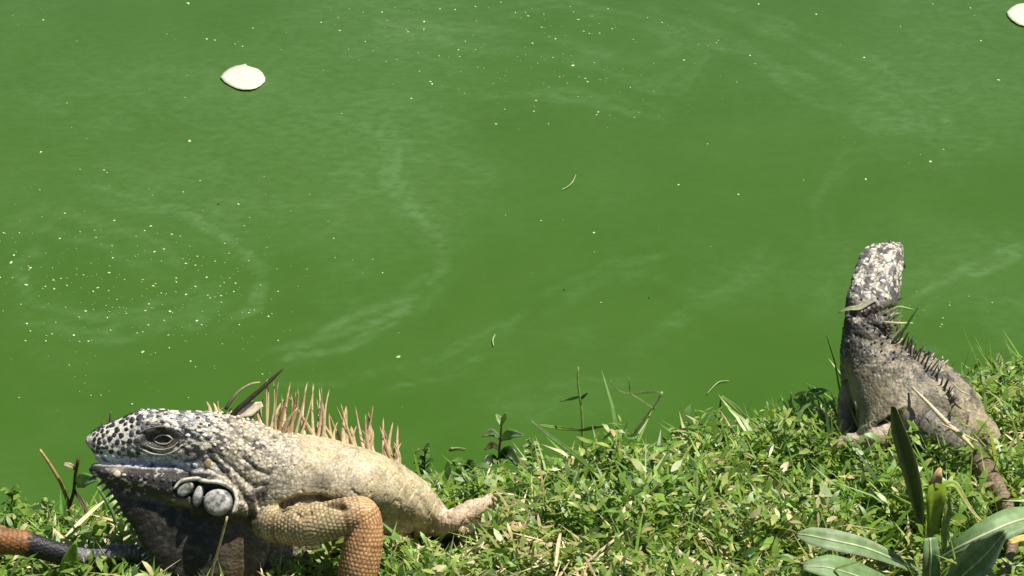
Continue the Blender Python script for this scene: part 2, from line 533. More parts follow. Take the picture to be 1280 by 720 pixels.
def cone_mesh(base, tip, r, bend, nseg=5, nl=4, flat=1.0, sideways=None):
    """tapering curved spine in any space; returns V, tri faces, and height along it"""
    base = np.array(base, float); tip = np.array(tip, float); ax = tip - base; L = np.linalg.norm(ax); e = ax / L
    ref = np.array(sideways if sideways is not None else (0.0, 0.0, 1.0)); b = np.cross(e, ref); b /= np.linalg.norm(b) + 1e-9; c = np.cross(b, e)
    V = []; H = []
    for l in range(nl):
        t = l / nl
        o = base + ax * t + np.asarray(bend) * (4 * t * (1 - t))
        rr = r * (1 - 0.85 * t) ** 0.8
        for k in range(nseg):
            a = 2 * np.pi * k / nseg
            V.append(o + b * math.cos(a) * rr + c * math.sin(a) * rr * flat); H.append(t)
    V.append(tip); H.append(1.0)
    F = []
    for l in range(nl - 1):
        for k in range(nseg):
            k2 = (k + 1) % nseg
            F += [(l * nseg + k, l * nseg + k2, (l + 1) * nseg + k2), (l * nseg + k, (l + 1) * nseg + k2, (l + 1) * nseg + k)]
    for k in range(nseg):
        F.append(((nl - 1) * nseg + k, (nl - 1) * nseg + (k + 1) % nseg, nl * nseg))
    return np.array(V), np.array(F), np.array(H)

def dome(nr=3, ns=9, ex=2.0, rough=0.0, seed=0):
    """low rounded plate, unit radius, unit height, in local xy with z up"""
    r = np.random.default_rng(seed)
    V = [(0, 0, 1.0)]; F = []
    wob = 1 + rough * (r.random(ns) - 0.5)
    for i in range(1, nr + 1):
        t = i / nr
        for k in range(ns):
            a = 2 * np.pi * k / ns
            V.append((math.cos(a) * t * wob[k], math.sin(a) * t * wob[k], math.sqrt(max(0, 1 - t ** ex)) if i < nr else -0.35))
    for k in range(ns):
        F.append((0, 1 + k, 1 + (k + 1) % ns))
    for i in range(nr - 1):
        for k in range(ns):
            a, b = 1 + i * ns + k, 1 + i * ns + (k + 1) % ns
            F += [(a, a + ns, b + ns), (a, b + ns, b)]
    return np.array(V), np.array(F)

def frame_from(n, x=None):
    n = np.asarray(n, float) / np.linalg.norm(n)
    x = np.array(x if x is not None else (1.0, 0, 0)); x = x - n * (x @ n); x /= np.linalg.norm(x)
    return x, np.cross(n, x), n

TAN = np.array([0.55, 0.455, 0.275]); CREAM = np.array([0.66, 0.61, 0.49]); DARK = np.array([0.022, 0.022, 0.024])

# ------------------------------------------------------------------ the near iguana
def build_near_iguana():
    sp = Space(1.72)
    H = [(111.5, 560, 0, 5, 5, 6), (114, 558, 0, 13, 14, 13), (119, 557, 0, 18, 19, 18), (130, 555, 0, 22.5, 22, 22), (145, 553, 0, 26, 25, 25),
         (160, 550, 0, 30, 28, 28), (178, 548, 0, 35, 31, 31), (200, 547, 0, 35, 34, 34), (222, 548, 0, 33.5, 37, 37), (242, 550, 0, 37, 42, 40),
         (262, 558, 0, 47, 48, 43), (282, 568, 0, 52, 52, 45), (305, 578, -2, 54, 50, 45), (330, 585, -5, 48, 46, 44)]
    up = (0, 1, 0)
    pieces = [loft(H, up, 90, 48, 2.35)]
    J = [(113, 583, 0, 4, 4, 7), (117, 585, 0, 7, 8, 14), (128, 588, 0, 9, 11, 19), (145, 592, 0, 12, 14, 23), (170, 597, 0, 16, 18, 27), (200, 603, 0, 20, 22, 32),
         (230, 610, 0, 24, 27, 37), (258, 618, 0, 32, 31, 42), (285, 618, 0, 40, 34, 45), (312, 612, -3, 40, 44, 43)]
    pieces.append(loft(J, up, 70, 44, 2.3))
    pieces.append(loft([(124, 578, 0, 6, 8, 10), (145, 580, 0, 8, 10, 15), (180, 586, 0, 10, 12, 20), (220, 592, 0, 14, 14, 27), (255, 598, 0, 16, 16, 32)], up, 40, 30, 2.2))
    # brow ridges, jaw muscle bulge
    for s in (1, -1):
        pieces.append(tube([(176, 541, 22 * s), (190, 532, 29 * s), (208, 530, 31 * s), (228, 538, 31 * s)], [5, 7.5, 8, 5], 24, 14))
        pieces.append(tube([(238, 592, 30 * s), (262, 598, 34 * s), (292, 600, 34 * s)], [6, 13, 12], 24, 16))
        pieces.append(tube([(255, 624, 30 * s), (275, 627, 33 * s), (296, 636, 31 * s)], [14, 19, 15], 24, 16))
    # throat flap
    pieces.append(loft([(128, 590, 0, 3, 8, 6), (148, 602, 0, 8, 17, 9), (170, 612, 0, 14, 37, 12), (195, 620, 0, 18, 61, 16), (225, 630, -2, 20, 86, 18), (260, 640, -6, 22, 102, 21),
                        (300, 650, -12, 25, 100, 25), (340, 660, -18, 25, 80, 30)], up, 70, 44, 2.0))
    # trunk: rises on the forelegs, sinks to the hips which lie farther off
    TR = [(290, 570, -2, 48, 58, 42), (320, 585, -6, 50, 62, 46), (352, 594, -14, 52, 60, 54), (385, 598, -28, 51, 54, 62), (420, 602, -46, 49, 46, 68), (455, 612, -68, 48, 40, 70),
          (490, 627, -92, 44, 36, 62), (520, 643, -115, 33, 26, 50), (545, 656, -135, 20, 15, 34), (575, 668, -165, 11, 11, 17), (620, 690, -215, 9, 9, 12), (680, 720, -262, 7, 7, 9), (760, 750, -290, 5, 5, 6), (850, 772, -300, 2.5, 2.5, 3)]
    pieces.append(loft(TR, (0, 1, 0.05), 120, 56, 2.15))
    pieces.append(loft([(300, 524, -3, 6, 8, 6), (345, 545, -12, 7, 8, 7), (400, 552, -36, 7, 8, 7), (450, 566, -66, 7, 8, 7), (490, 585, -92, 6, 8, 6), (512, 604, -108, 4, 6, 5)], up, 60, 20, 1.6))
    # chest and belly in the shade of the flank
    pieces.append(loft([(250, 668, -14, 20, 46, 15), (300, 668, -24, 40, 52, 26), (350, 668, -34, 44, 48, 38), (400, 655, -48, 40, 42, 46), (450, 655, -75, 35, 25, 46), (500, 660, -100, 22, 14, 40)], up, 50, 40, 2.1))
    ARM = [(330, 650, 8), (354, 656, 29), (392, 656, 52), (432, 644, 58), (450, 641, 56), (456, 652, 54), (454, 680, 50), (447, 715, 44), (440, 745, 38)]
    AR = [24, 24, 26, 22.5, 21, 22, 25, 25, 17]
    pieces.append(tube(ARM[:5], AR[:5], 40, 24)); pieces.append(tube(ARM[3:], AR[3:], 50, 24))
    hand = np.array([436, 752, 40])
    pieces.append(tube([(440, 742, 38), (434, 756, 42), (424, 764, 50)], [15, 15, 11], 14, 16))
    for fx, fy, fk, l in ((-34, 26, 34, 1), (-48, 16, 18, 1.1), (-50, 8, 0, 1), (-8, 34, 44, .9), (-40, 2, -20, .7)):
        a = hand + [-6, 8, 6]; b = a + np.array([fx, fy, fk]) * l * 0.5 + [0, -6, 0]; c = a + np.array([fx, fy, fk]) * l
        pieces.append(tube([a, b, c], [7, 6, 2.2], 16, 10))
    # far foreleg
    pieces.append(tube([(330, 655, -30), (300, 668, -70), (268, 690, -80)], [22, 19, 16], 24, 16))
    pieces.append(tube([(268, 688, -80), (262, 715, -78), (255, 745, -72), (230, 752, -66)], [17, 16, 13, 7], 24, 16))
    # hind leg stretched back through the grass
    kf = [-84, -94, -106, -116]
    HL = [(515, 655, -92), (545, 656, kf[0] - 12), (566, 650, kf[0]), (590, 637, kf[1]), (613, 626, kf[2])]
    pieces.append(tube(HL, [20, 15, 14.5, 13, 7], 36, 18))
    for q in (-1, 0, 1):
        pieces.append(tube([(602, 632, kf[2]), (612, 625 + 5 * q, kf[2] - 8 - 6 * q), (622, 634 + 7 * q, kf[3] - 4 - 9 * q)], [6, 4.6, 2], 14, 10))
    P, F, E, deg = fuse(pieces, 1.3, 5, 0.5)
    N = vnormals(P, F)
    x, y, k = P[:, 0], -P[:, 1], P[:, 2]
    side = N[:, 2]                                   # faces the viewer
    # -- limb, head and body weights
    da, sa, ta = limb_coord(P, ARM)
    Ra = np.interp(sa, np.concatenate([[0], np.cumsum([np.linalg.norm(np.subtract(b, a)) for a, b in zip(ARM[:-1], ARM[1:])])]), AR)
    w_arm = ss(1.22, 1.06, da / Ra) * ss(0, 30, sa)
    dh, sh, th = limb_coord(P, HL)
    w_hind = ss(24, 18, dh) * ss(540, 556, x)
    w_head = ss(300, 262, x + 0.12 * (y - 560)) * ss(640, 622, y - 0.08 * (x - 260)) * (1 - w_arm)
    w_jaw = ss(578, 583, y - 0.075 * (x - 115)) * ss(286, 262, x)
    w_flap = ss(607, 622, y - 0.15 * (x - 130)) * ss(372, 305, x + 40 * (fbm(P / 18, 6) - 0.5)) * (1 - w_arm)
    w_neck = ss(250, 285, x) * ss(395, 345, x + 18 * (fbm(P / 22, 4) - 0.5)) * (1 - w_arm)
    # -- relief
    disp = np.zeros(len(P))
    hs, hid = hexscale(sa / 5.4, ta * 24 / 5.4)
    disp += w_arm * 1.05 * (hs ** 0.6 - 0.6)
    f1, f2, cid = voronoi(P / np.array([6.5, 6.0, 6.5]), 2)          # coarse pebbles of neck and cheeks
    peb = np.clip((f2 - f1) / 0.45, 0, 1)
    disp += (w_neck * 0.85 + w_head * 0.35) * (peb ** 0.6 - 0.6)
    g1, g2, gid = voronoi(P / np.array([11, 8.5, 10]), 5)            # head shields
    w_sn = ss(182, 168, x) * (1 - w_jaw)
    w_crown = ss(160, 180, x) * ss(535, 526, y) * ss(262, 240, x)
    disp += (w_sn * 0.5 + w_crown * 0.9) * (np.clip((g2 - g1) / 0.3, 0, 1) - 0.6)
    b1, b2, bid = voronoi(P / 3.6, 9)
    w_body = ss(340, 380, x) * (1 - w_arm)
    disp += w_body * 0.16 * (np.clip((b2 - b1) / 0.5, 0, 1) - 0.5)
    # skin folds
    def groove(pts, wd, dp, soft=0.12):
        d, t = poly_dist(x, y, pts)
        return -dp * np.exp(-(d / wd) ** 2) * ss(0, soft, t) * ss(1, 1 - soft, t) * ss(0.0, 0.35, side)
    folds = np.zeros(len(P))
    folds += groove([(252, 560), (278, 588), (300, 612), (313, 634), (316, 655)], 4.0, 4.8)
    folds += groove([(268, 566), (292, 586), (318, 610), (338, 604)], 3.2, 3.0)
    folds += groove([(300, 570), (322, 588), (340, 596)], 3, 3)
    folds += groove([(340, 642), (354, 633), (375, 624), (400, 624), (424, 632), (440, 640)], 4.5, 9, 0.2)
    folds += groove([(368, 640), (376, 648), (392, 640)], 3.5, 3)
    folds += groove([(520, 615), (535, 640), (548, 660)], 4, 1.5)
    folds += groove([(288, 530), (302, 548), (318, 560)], 4, 3)
    for cx_, cy_, rx_, ry_ in ((270, 627, 22, 20), (246.5, 619, 8.5, 17), (231.5, 611, 16, 10)):
        q = np.hypot((x - cx_) / rx_, (y - cy_) / ry_); folds += -3.5 * np.exp(-((q - 1) / 0.16) ** 2) * ss(0, .4, side) * (x > 215)
    # eye socket hollow
    eq = np.hypot((x - 200) / 21.5, (y - 549 + (x - 200) * 0.05) / 9.5)
    folds += -5.0 * ss(1.15, 0.5, eq) * ss(0, 0.3, np.abs(side))
    for rr in (1.45, 1.85):
        folds += -1.8 * np.exp(-((eq - rr) / 0.13) ** 2) * (y > 552) * (np.abs(side) > 0.3)
    disp += folds + 1.6 * (fbm(P / 26, 31) - 0.5) * (w_body + w_neck)
    disp += 2.2 * (fbm(P / np.array([30, 9, 12]), 41) - 0.5) * w_flap
    wr = np.abs(fbm(np.stack([(x + 0.35 * y) / 11, (y - 0.35 * x) / 34, k / 30], 1), 43, 4) - 0.5)
    disp -= 1.5 * ss(0.07, 0.0, wr) * w_body
    disp += 2.4 * (fbm(np.stack([(x + 0.3 * y) / 26, y / 60, k / 60], 1), 44) - 0.5) * w_body
    P = P + N * disp[:, None]
    N = vnormals(P, F)
    # -- colour
    n1 = fbm(P / 16, 51); n2 = fbm(P / 6, 52); n3 = fbm(P / 40, 53)
    col = mix(TAN * 1.05, TAN * [0.72, 0.72, 0.72], ss(0.52, 0.72, n1))
    col = mix(col, [0.60, 0.53, 0.38], ss(0.5, 0.7, n3) * 0.7)
    blot = np.exp(-(np.hypot((x - 400) / 16, (y - 602) / 13)) ** 2 * 1.2)
    col = mix(col, [0.13, 0.115, 0.085], np.clip(blot * (0.5 + n2), 0, 1) * 0.9)
    bl2 = np.exp(-(np.hypot((x - 505) / 30, (y - 635) / 16)) ** 2)
    col = mix(col, TAN * 0.55, np.clip(bl2 * (n2 * 2 - 0.5), 0, 1))
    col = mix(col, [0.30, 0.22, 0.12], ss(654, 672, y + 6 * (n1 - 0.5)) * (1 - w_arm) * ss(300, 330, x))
    # neck: cream pebbles with dark joints and dark flecks
    nk = mix([0.50, 0.44, 0.32], [0.66, 0.60, 0.46], cid)
    nk = mix([0.27, 0.23, 0.165], nk, ss(0.04, 0.28, f2 - f1))
    spot = ss(0.60, 0.68, fbm(P / np.array([11, 9, 10]), 61)) * ss(370, 330, x)
    nk = mix(nk, [0.05, 0.045, 0.042], spot * 0.85)
    col = mix(col, nk, np.clip(w_neck * 1.2, 0, 1))
    # head: streaked cream and black behind the eye
    u = (x * 0.9 + y * 0.42); v = (y * 0.9 - x * 0.42)
    st = fbm(np.stack([u / 15, v / 4.2, k / 6], 1), 71)
    hd = mix(CREAM * 1.08, [0.035, 0.035, 0.037], ss(0.485, 0.56, st))
    hd = mix(hd, mix([0.30, 0.31, 0.34], CREAM, cid > 0.6), (w_crown * ss(0.10, 0.28, g2 - g1) * 0.85))
    hd = mix(hd, CREAM * 1.05, w_crown * ss(0.16, 0.06, g2 - g1))
    hd = mix(hd, [0.70, 0.66, 0.55], w_sn * 0.95)
    lip = ss(563, 568, y - 0.06 * (x - 120)) * (1 - w_jaw) * ss(118, 128, x) * ss(262, 235, x)
    hd = mix(hd, mix([0.66, 0.67, 0.70], [0.16, 0.17, 0.21], ss(0.52, 0.62, fbm(P / np.array([12, 6, 12]), 81))), lip)
    hd = mix(hd, [0.04, 0.04, 0.042], ss(0.13, 0.04, f2 - f1) * 0.65 * ss(150, 185, x))
    eyed = ss(1.5, 1.05, eq + 0.25 * (n2 - 0.5)) * (np.abs(side) > 0.2)
    hd = mix(hd, [0.05, 0.047, 0.036], eyed * 0.92)  # skin round the eye: dark pigment and the socket's shade in one colour
    jw = mix([0.045, 0.042, 0.038], CREAM * 0.75, ss(0.62, 0.68, fbm(P / np.array([7, 4.5, 7]), 91)))
    hd = mix(hd, jw, w_jaw)
    hd = mix(hd, [0.36, 0.31, 0.25], np.exp(-(np.hypot((x - 145) / 9, (y - 588) / 5)) ** 2) * 0.9)
    col = mix(col, hd, w_head)
    fl = mix([0.022, 0.020, 0.017], [0.07, 0.063, 0.05], ss(0.45, 0.7, fbm(P / np.array([8, 6, 8]), 95)))  # throat colour darkened, the shade under the jaw is put into it
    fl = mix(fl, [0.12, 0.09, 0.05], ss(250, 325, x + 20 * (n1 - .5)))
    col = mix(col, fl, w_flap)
    # patches round the cheek shields
    for cx_, cy_, rx_, ry_ in ((270, 627, 22, 20), (246.5, 619, 9, 17.5), (231.5, 611, 16, 10.5)):
        q = np.hypot((x - cx_) / rx_, (y - cy_) / ry_)
        col = mix(col, DARK, ss(1.2, 1.0, q) * (side > 0.1))
    # forearm
    aw = mix([0.58, 0.47, 0.26], [0.62, 0.36, 0.17], ss(105, 150, sa + 8 * (n1 - 0.5)))
    aw = mix(aw * [0.42, 0.34, 0.28], aw * (0.88 + 0.3 * hid)[:, None], ss(0.12, 0.5, hs))
    col = mix(col, aw, w_arm)
    col = mix(col, mix([0.60, 0.45, 0.30], [0.70, 0.58, 0.44], ss(0.45, 0.65, n1)), w_hind)
    # colour darkened along the creases, more where they are deeper
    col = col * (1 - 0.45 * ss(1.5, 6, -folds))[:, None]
    W = sp.w(P)
    base = on_ground(420, 735)
    root = empty('iguana', base)
    tag(root, 'large tan iguana with grey patterned head facing left, close to the camera', 'iguana')
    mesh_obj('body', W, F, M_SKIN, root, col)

    def surf(px_, py_, kk=1):
        m = (np.abs(x - px_) < 3) & (np.abs(y - py_) < 3) & (N[:, 2] * kk > -0.1)
        if not m.any(): m = (np.abs(x - px_) < 9) & (np.abs(y - py_) < 9)
        i = np.where(m)[0]; j = i[np.argmax(P[i, 2] * kk)]
        return P[j], N[j]

    def part(name, Vp, Fp, colr, mat=M_HORN, parent=root):
        c = colr if np.ndim(colr) == 2 else flat_cols(len(Vp), colr)
        return mesh_obj(name, sp.w(Vp), Fp, mat, parent, c)

    # cheek shields
    for nm, cx_, cy_, rx_, ry_, rot, h_ in (('cheek_shield', 270, 627, 19, 17.5, 0, 4.5), ('cheek_shield', 246.5, 619, 5.8, 14.5, -0.32, 3), ('cheek_shield', 231.5, 611, 13.5, 7.2, 0.55, 3)):
        for sgn in (1, -1):
            pa, pb = surf(270, 627, sgn)[0], surf(231, 611, sgn)[0]; sl_ = (pa[2] - pb[2]) * sgn / 39.0
            p = np.array([cx_, -cy_, pa[2] - sgn * sl_ * (270 - cx_) + 0.6 * sgn]); n = np.array([-sl_, 0.12, 1.0 * sgn]); X_, Y_, Z_ = frame_from(n)
            D_, DF = dome(7, 28, 2.3)
            c_, s_ = math.cos(rot), math.sin(rot)
            a_ = D_[:, 0] * rx_; b_ = D_[:, 1] * ry_
            Vp = p + np.outer(a_ * c_ - b_ * s_, X_) + np.outer(a_ * s_ + b_ * c_, Y_) + np.outer(np.where(D_[:, 2] < 0, -9, D_[:, 2] * (h_ + 1.5) - 2.0), Z_)
            sp_ = ss(0.48, 0.62, fbm(Vp / 6.5, 66)); rim = np.hypot(D_[:, 0], D_[:, 1])
            cc = mix([0.50, 0.485, 0.42], [0.09, 0.092, 0.085], np.clip(sp_ * 0.7 + 0.5 * ss(0.55, 0.7, fbm(Vp / 3, 68)), 0, 1)); cc = mix(cc, [0.10, 0.10, 0.09], ss(0.86, 1, rim))
            part(nm, Vp, DF if sgn > 0 else DF, cc, M_PLATE)
        # the pale skin fold that frames the shields
    for sgn in (1, -1):
        rows = []
        for a_, b_ in ((216, 612), (226, 602), (242, 599), (258, 602), (276, 604), (290, 612), (295, 626), (290, 642)):
            rows.append((a_, b_, surf(a_, b_, sgn)[0][2] + 0.4 * sgn))
        v_, q_, t_ = tube(rows, [1, 2.4, 2.8, 2.8, 2.8, 3.0, 3.0, 1.4], 44, 10)
        cn = mix([0.62, 0.58, 0.46], [0.20, 0.18, 0.14], ss(.52, .66, fbm(v_ / 5, 17)))
        part('cheek_fold', v_ + vnoise(v_ / 3, 5)[:, None] * 1.2, [q_, t_], cn)
    # ear drum
    for sgn in (1, -1):
        p, n = surf(257, 578, sgn); X_, Y_, Z_ = frame_from(n); D_, DF = dome(3, 14)
        part('ear_drum', p + np.outer(D_[:, 0] * 5, X_) + np.outer(D_[:, 1] * 6.5, Y_) + np.outer(D_[:, 2] * 1.2 - .4, Z_), DF, [0.27, 0.21, 0.10])
    # eyes with lids
    for sgn in (1, -1):
        p, n = surf(203, 548, sgn)
        c0 = p + np.array([1, -1.5, -8.2 * sgn]); rE = 9.6
        th_ = np.linspace(0, np.pi, 15); ph = np.linspace(0, 2 * np.pi, 25)[:-1]
        V_ = []; cc = []
        for t in th_:
            for q in ph:
                V_.append(c0 + rE * np.array([math.sin(t) * math.cos(q), math.sin(t) * math.sin(q), math.cos(t) * sgn]))
                g = math.degrees(t)
                cc.append([0.005] * 3 if g < 26 else ([0.05, 0.036, 0.014] if g < 44 else [0.018, 0.014, 0.01]))
        V_ = np.array(V_); m = 24
        i = np.arange(14)[:, None] * m; j = np.arange(m)[None]; j2 = (j + 1) % m
        Q = np.stack([i + j, i + j2, i + m + j2, i + m + j], -1).reshape(-1, 4)
        part('eye', V_, Q, np.array(cc), M_EYE)
        def lid(pts, r, c_, lift=0.0, nm='eyelid'):
            rows = []
            for q, (px_, py_) in enumerate(pts):
                s_, _ = surf(px_, py_, sgn)
                de = math.hypot(px_ - c0[0], py_ + c0[1])
                kk = s_[2] * sgn
                if de < rE: kk = max(kk, c0[2] * sgn + math.sqrt(rE * rE - de * de))
                rows.append((px_, py_, (kk + lift) * sgn))
            v_, q_, t_ = tube(rows, [r * 0.4] + [r] * (len(rows) - 2) + [r * 0.4], 22, 8)
            part(nm, v_, [q_, t_], c_)
        lid([(191.5, 550), (197, 545.5), (204, 543.5), (210.5, 545), (216, 549)], 1.2, [0.46, 0.42, 0.29], -0.2)
        lid([(191.5, 550), (197, 553.8), (204, 555.4), (210.5, 554), (216, 549)], 0.9, [0.32, 0.29, 0.21], -0.3)
        lid([(182, 556), (192, 560.5), (204, 562), (215, 559), (222, 553)], 0.9, [0.36, 0.33, 0.26], -0.3)
        lid([(178, 562), (190, 567), (206, 568), (220, 563), (228, 556)], 1.1, [0.48, 0.45, 0.37], -0.2)
        lid([(168, 546), (176, 540), (190, 534.5), (206, 533), (222, 537), (230, 543)], 1.3, [0.22, 0.21, 0.19], -0.6, 'brow')
    # nostril and snout shields: plates on both sides of the snout
    D3, DF3 = dome(3, 7, 2.2, 0.35, 1)
    meshes = []
    for q in range(5):
        D_, DF_ = dome(3, 7, 3.0, 0.5, q)
        c_ = [[0.022, 0.022, 0.025], [0.03, 0.03, 0.033], [0.018, 0.018, 0.019], [0.06, 0.062, 0.068], [0.026, 0.026, 0.027]][q]
        me = fast_mesh('scale', D_, DF_, flat_cols(len(D_), c_)); me.materials.append(M_PLATE); meshes.append(me)
    light = []
    for q in range(3):
        D_, DF_ = dome(3, 8, 3.0, 0.4, q + 20)
        c_ = [[0.60, 0.60, 0.60], [0.34, 0.35, 0.39], [0.62, 0.58, 0.48]][q]
        me = fast_mesh('scale', D_, DF_, flat_cols(len(D_), c_)); me.materials.append(M_PLATE); light.append(me)

    mott = []
    for q in range(5):
        D_, DF_ = dome(3, 8, 3.0, 0.5, q + 40)
        c_ = [[0.72, 0.69, 0.60], [0.10, 0.105, 0.115], [0.70, 0.65, 0.53], [0.27, 0.285, 0.33], [0.045, 0.045, 0.048]][q]
        me = fast_mesh('scale', D_, DF_, flat_cols(len(D_), c_)); me.materials.append(M_PLATE); mott.append(me)
    D_, DF_ = dome(3, 8, 2.2, 0.4, 33)
    neckm = fast_mesh('scale', D_, DF_, flat_cols(len(D_), [0.60, 0.54, 0.41])); neckm.materials.append(M_PLATE)

    def plate(me, p, n, rx_, ry_, h_, xdir=(1, 0, 0), spin=0.0):
        X_, Y_, Z_ = frame_from(n, xdir)
        c_, s_ = math.cos(spin), math.sin(spin)
        X2 = X_ * c_ + Y_ * s_; Y2 = -X_ * s_ + Y_ * c_
        o = bpy.data.objects.new('scale', me)
        wl = sp.w(p); px_ = sp.px
        def wv(v): return v[0] * RGT + v[1] * UPV - v[2] * FWD
        Mx = Matrix(np.column_stack([wv(X2) * rx_ * px_, wv(Y2) * ry_ * px_, wv(Z_) * h_ * px_]).tolist()).to_4x4()
        Mx.translation = Vector(wl - np.array(root.location))
        link(o, root); o.matrix_local = Mx
    cand = np.where((x > 115) & (x < 176) & (y < 566 + 0.04 * (x - 115)) & (eq > 1.25) & (N[:, 0] > -0.93))[0]
    r2 = np.random.default_rng(3); r2.shuffle(cand)
    taken = []
    for i in cand:
        rr = (3.4 + 1.8 * ss(118, 150, x[i])) * (0.75 + 0.5 * ((i * 7919) % 101) / 101)
        if all(np.linalg.norm(P[i] - t) > 1.62 * (rr + 0.3) for t, _ in taken):
            taken.append((P[i], rr))
            plate(meshes[r2.integers(5)], P[i], N[i], rr * r2.uniform(.82, 1.04), rr * r2.uniform(.82, 1.04), 1.0, spin=r2.uniform(0, 3))
    cand = np.where((x > 176) & (x < 262) & (y < 541 + 0.1 * (x - 200)) & (eq > 1.55) & (N[:, 1] > -0.2))[0]
    r2.shuffle(cand); taken = []
    for i in cand:
        if len(taken) > 150: break
        if all(np.linalg.norm(P[i] - t) > 6.2 for t, _ in taken):
            taken.append((P[i], 1))
            plate(mott[r2.integers(5)], P[i], N[i], r2.uniform(2.8, 4.8), r2.uniform(1.8, 3.0), 1.1, spin=r2.uniform(-.6, .2))
    # lip scales along both jaws
    for sgn in (1, -1):
        for q in range(15):
            xx = 121 + q * 8.6
            yy = 572.5 + 0.055 * (xx - 121) + 0.0011 * (xx - 121) ** 1.75
            p, n = surf(xx, yy, sgn)
            plate(light[1 if (q in (3, 6, 9, 10)) else 0], p, n, 4.6, 3.5, 1.6, spin=-0.05 * sgn)
        for q in range(13):
            xx = 124 + q * 9.6
            yy = 588 + 0.10 * (xx - 124) + 0.0009 * (xx - 124) ** 1.7
            p, n = surf(xx, yy, sgn)
            if q == 2: plate(neckm, p, n, 5.5, 4, 1.2)
            else: plate(light[2] if r2.random() < 0.22 else meshes[3], p, n, r2.uniform(2.4, 4.4), r2.uniform(1.6, 3), 1.4)
    for sgn in (1, -1):
        p, n = surf(122, 556, sgn)
        plate(meshes[2], p, n, 4.2, 3.4, 1.5)
    # nose horns
    def spine(name, b, t, r_, bend, c0, c1, flat=0.5, nl=5):
        V_, F_, H_ = cone_mesh(b, t, r_, bend, 6, nl, flat)
        return part(name, V_, F_, mix(c0, c1, H_ ** 0.8))
    spine('nose_horn', (138, -532, 0), (138, -512, 1), 3.2, (0.6, 0, 0), [.06, .055, .05], [.07, .09, .03], 0.8)
    spine('nose_horn', (128.5, -536, 0), (128, -526, 0), 2.6, (0, 0, 0), [.06, .055, .05], [.07, .07, .04], 0.8)
    # dorsal crest
    r3 = np.random.default_rng(12)
    def ridge(xx):
        m = np.abs(x - xx) < 1.6; i = np.where(m)[0]
        return P[i[np.argmax(P[i, 1])]]
    xs_ = np.concatenate([np.linspace(262, 318, 9), np.sort(r3.uniform(312, 510, 66))])
    for q, xx in enumerate(xs_):
        b = ridge(xx) - np.array([0, 4.0, 0]) + np.array([0, 0, r3.uniform(-3, 3)])
        if xx < 320: L_ = r3.uniform(10, 20)
        else: L_ = np.interp(xx, [320, 345, 365, 430, 480, 508], [48, 68, 70, 58, 52, 42]) * r3.uniform(0.4, 1.1)
        lean = r3.normal(0, 0.24) + np.interp(xx, [320, 400, 450, 508], [0.05, 0.02, -0.28, -0.02])
        t = b + L_ * np.array([math.sin(lean), math.cos(lean), r3.normal(0, 0.22)])
        cb = mix([0.62, 0.53, 0.34], [0.42, 0.29, 0.15], r3.random())
        ct = mix([0.56, 0.44, 0.23], [0.27, 0.155, 0.07], r3.random())
        spine('crest_spine', b, t, r3.uniform(1.7, 3.7), (r3.normal(0, 2.6), 0, r3.normal(0, 2)), cb, ct, 0.5, 6)
    # spikes of the throat flap
    fx = [(128, 597), (136, 612), (145, 628), (155, 644), (166, 660), (178, 678), (192, 698), (206, 716)]
    for q in range(17):
        t = q / 16 * 6.99; i = int(t); f = t - i
        bx = fx[i][0] * (1 - f) + fx[i + 1][0] * f; by = fx[i][1] * (1 - f) + fx[i + 1][1] * f
        near = np.where((np.abs(y - by) < 2.5) & (x < 240))[0]
        p = P[near[np.argmin(x[near])]]
        L_ = 12 * (1 - 0.3 * abs(q - 6) / 10)
        spine('throat_spike', p + [2.5, 0, 0], p + L_ * np.array([-0.72, -0.75, r3.normal(0, .2)]), 2.8, (0, 0.8, 0), [.09, .10, .06], [.12, .14, .08], 0.5, 4)
    # cheek and neck thorn scales, standing up from the skin
    cand = np.where((x > 268) & (x < 372) & (y < 560 + 0.25 * (x - 268)) & (N[:, 2] > -0.3) & (w_arm < .1))[0]
    r3.shuffle(cand); taken = []
    for i in cand:
        if len(taken) > 120: break
        if all(np.linalg.norm(P[i] - t) > 7.5 for t in taken):
            taken.append(P[i])
            plate(neckm, P[i], N[i], r3.uniform(1.8, 3.2), r3.uniform(1.6, 2.6), r3.uniform(1.0, 2.0), spin=r3.uniform(0, 3))
    return sp, ridge, P

near_sp, near_ridge, near_P = build_near_iguana()

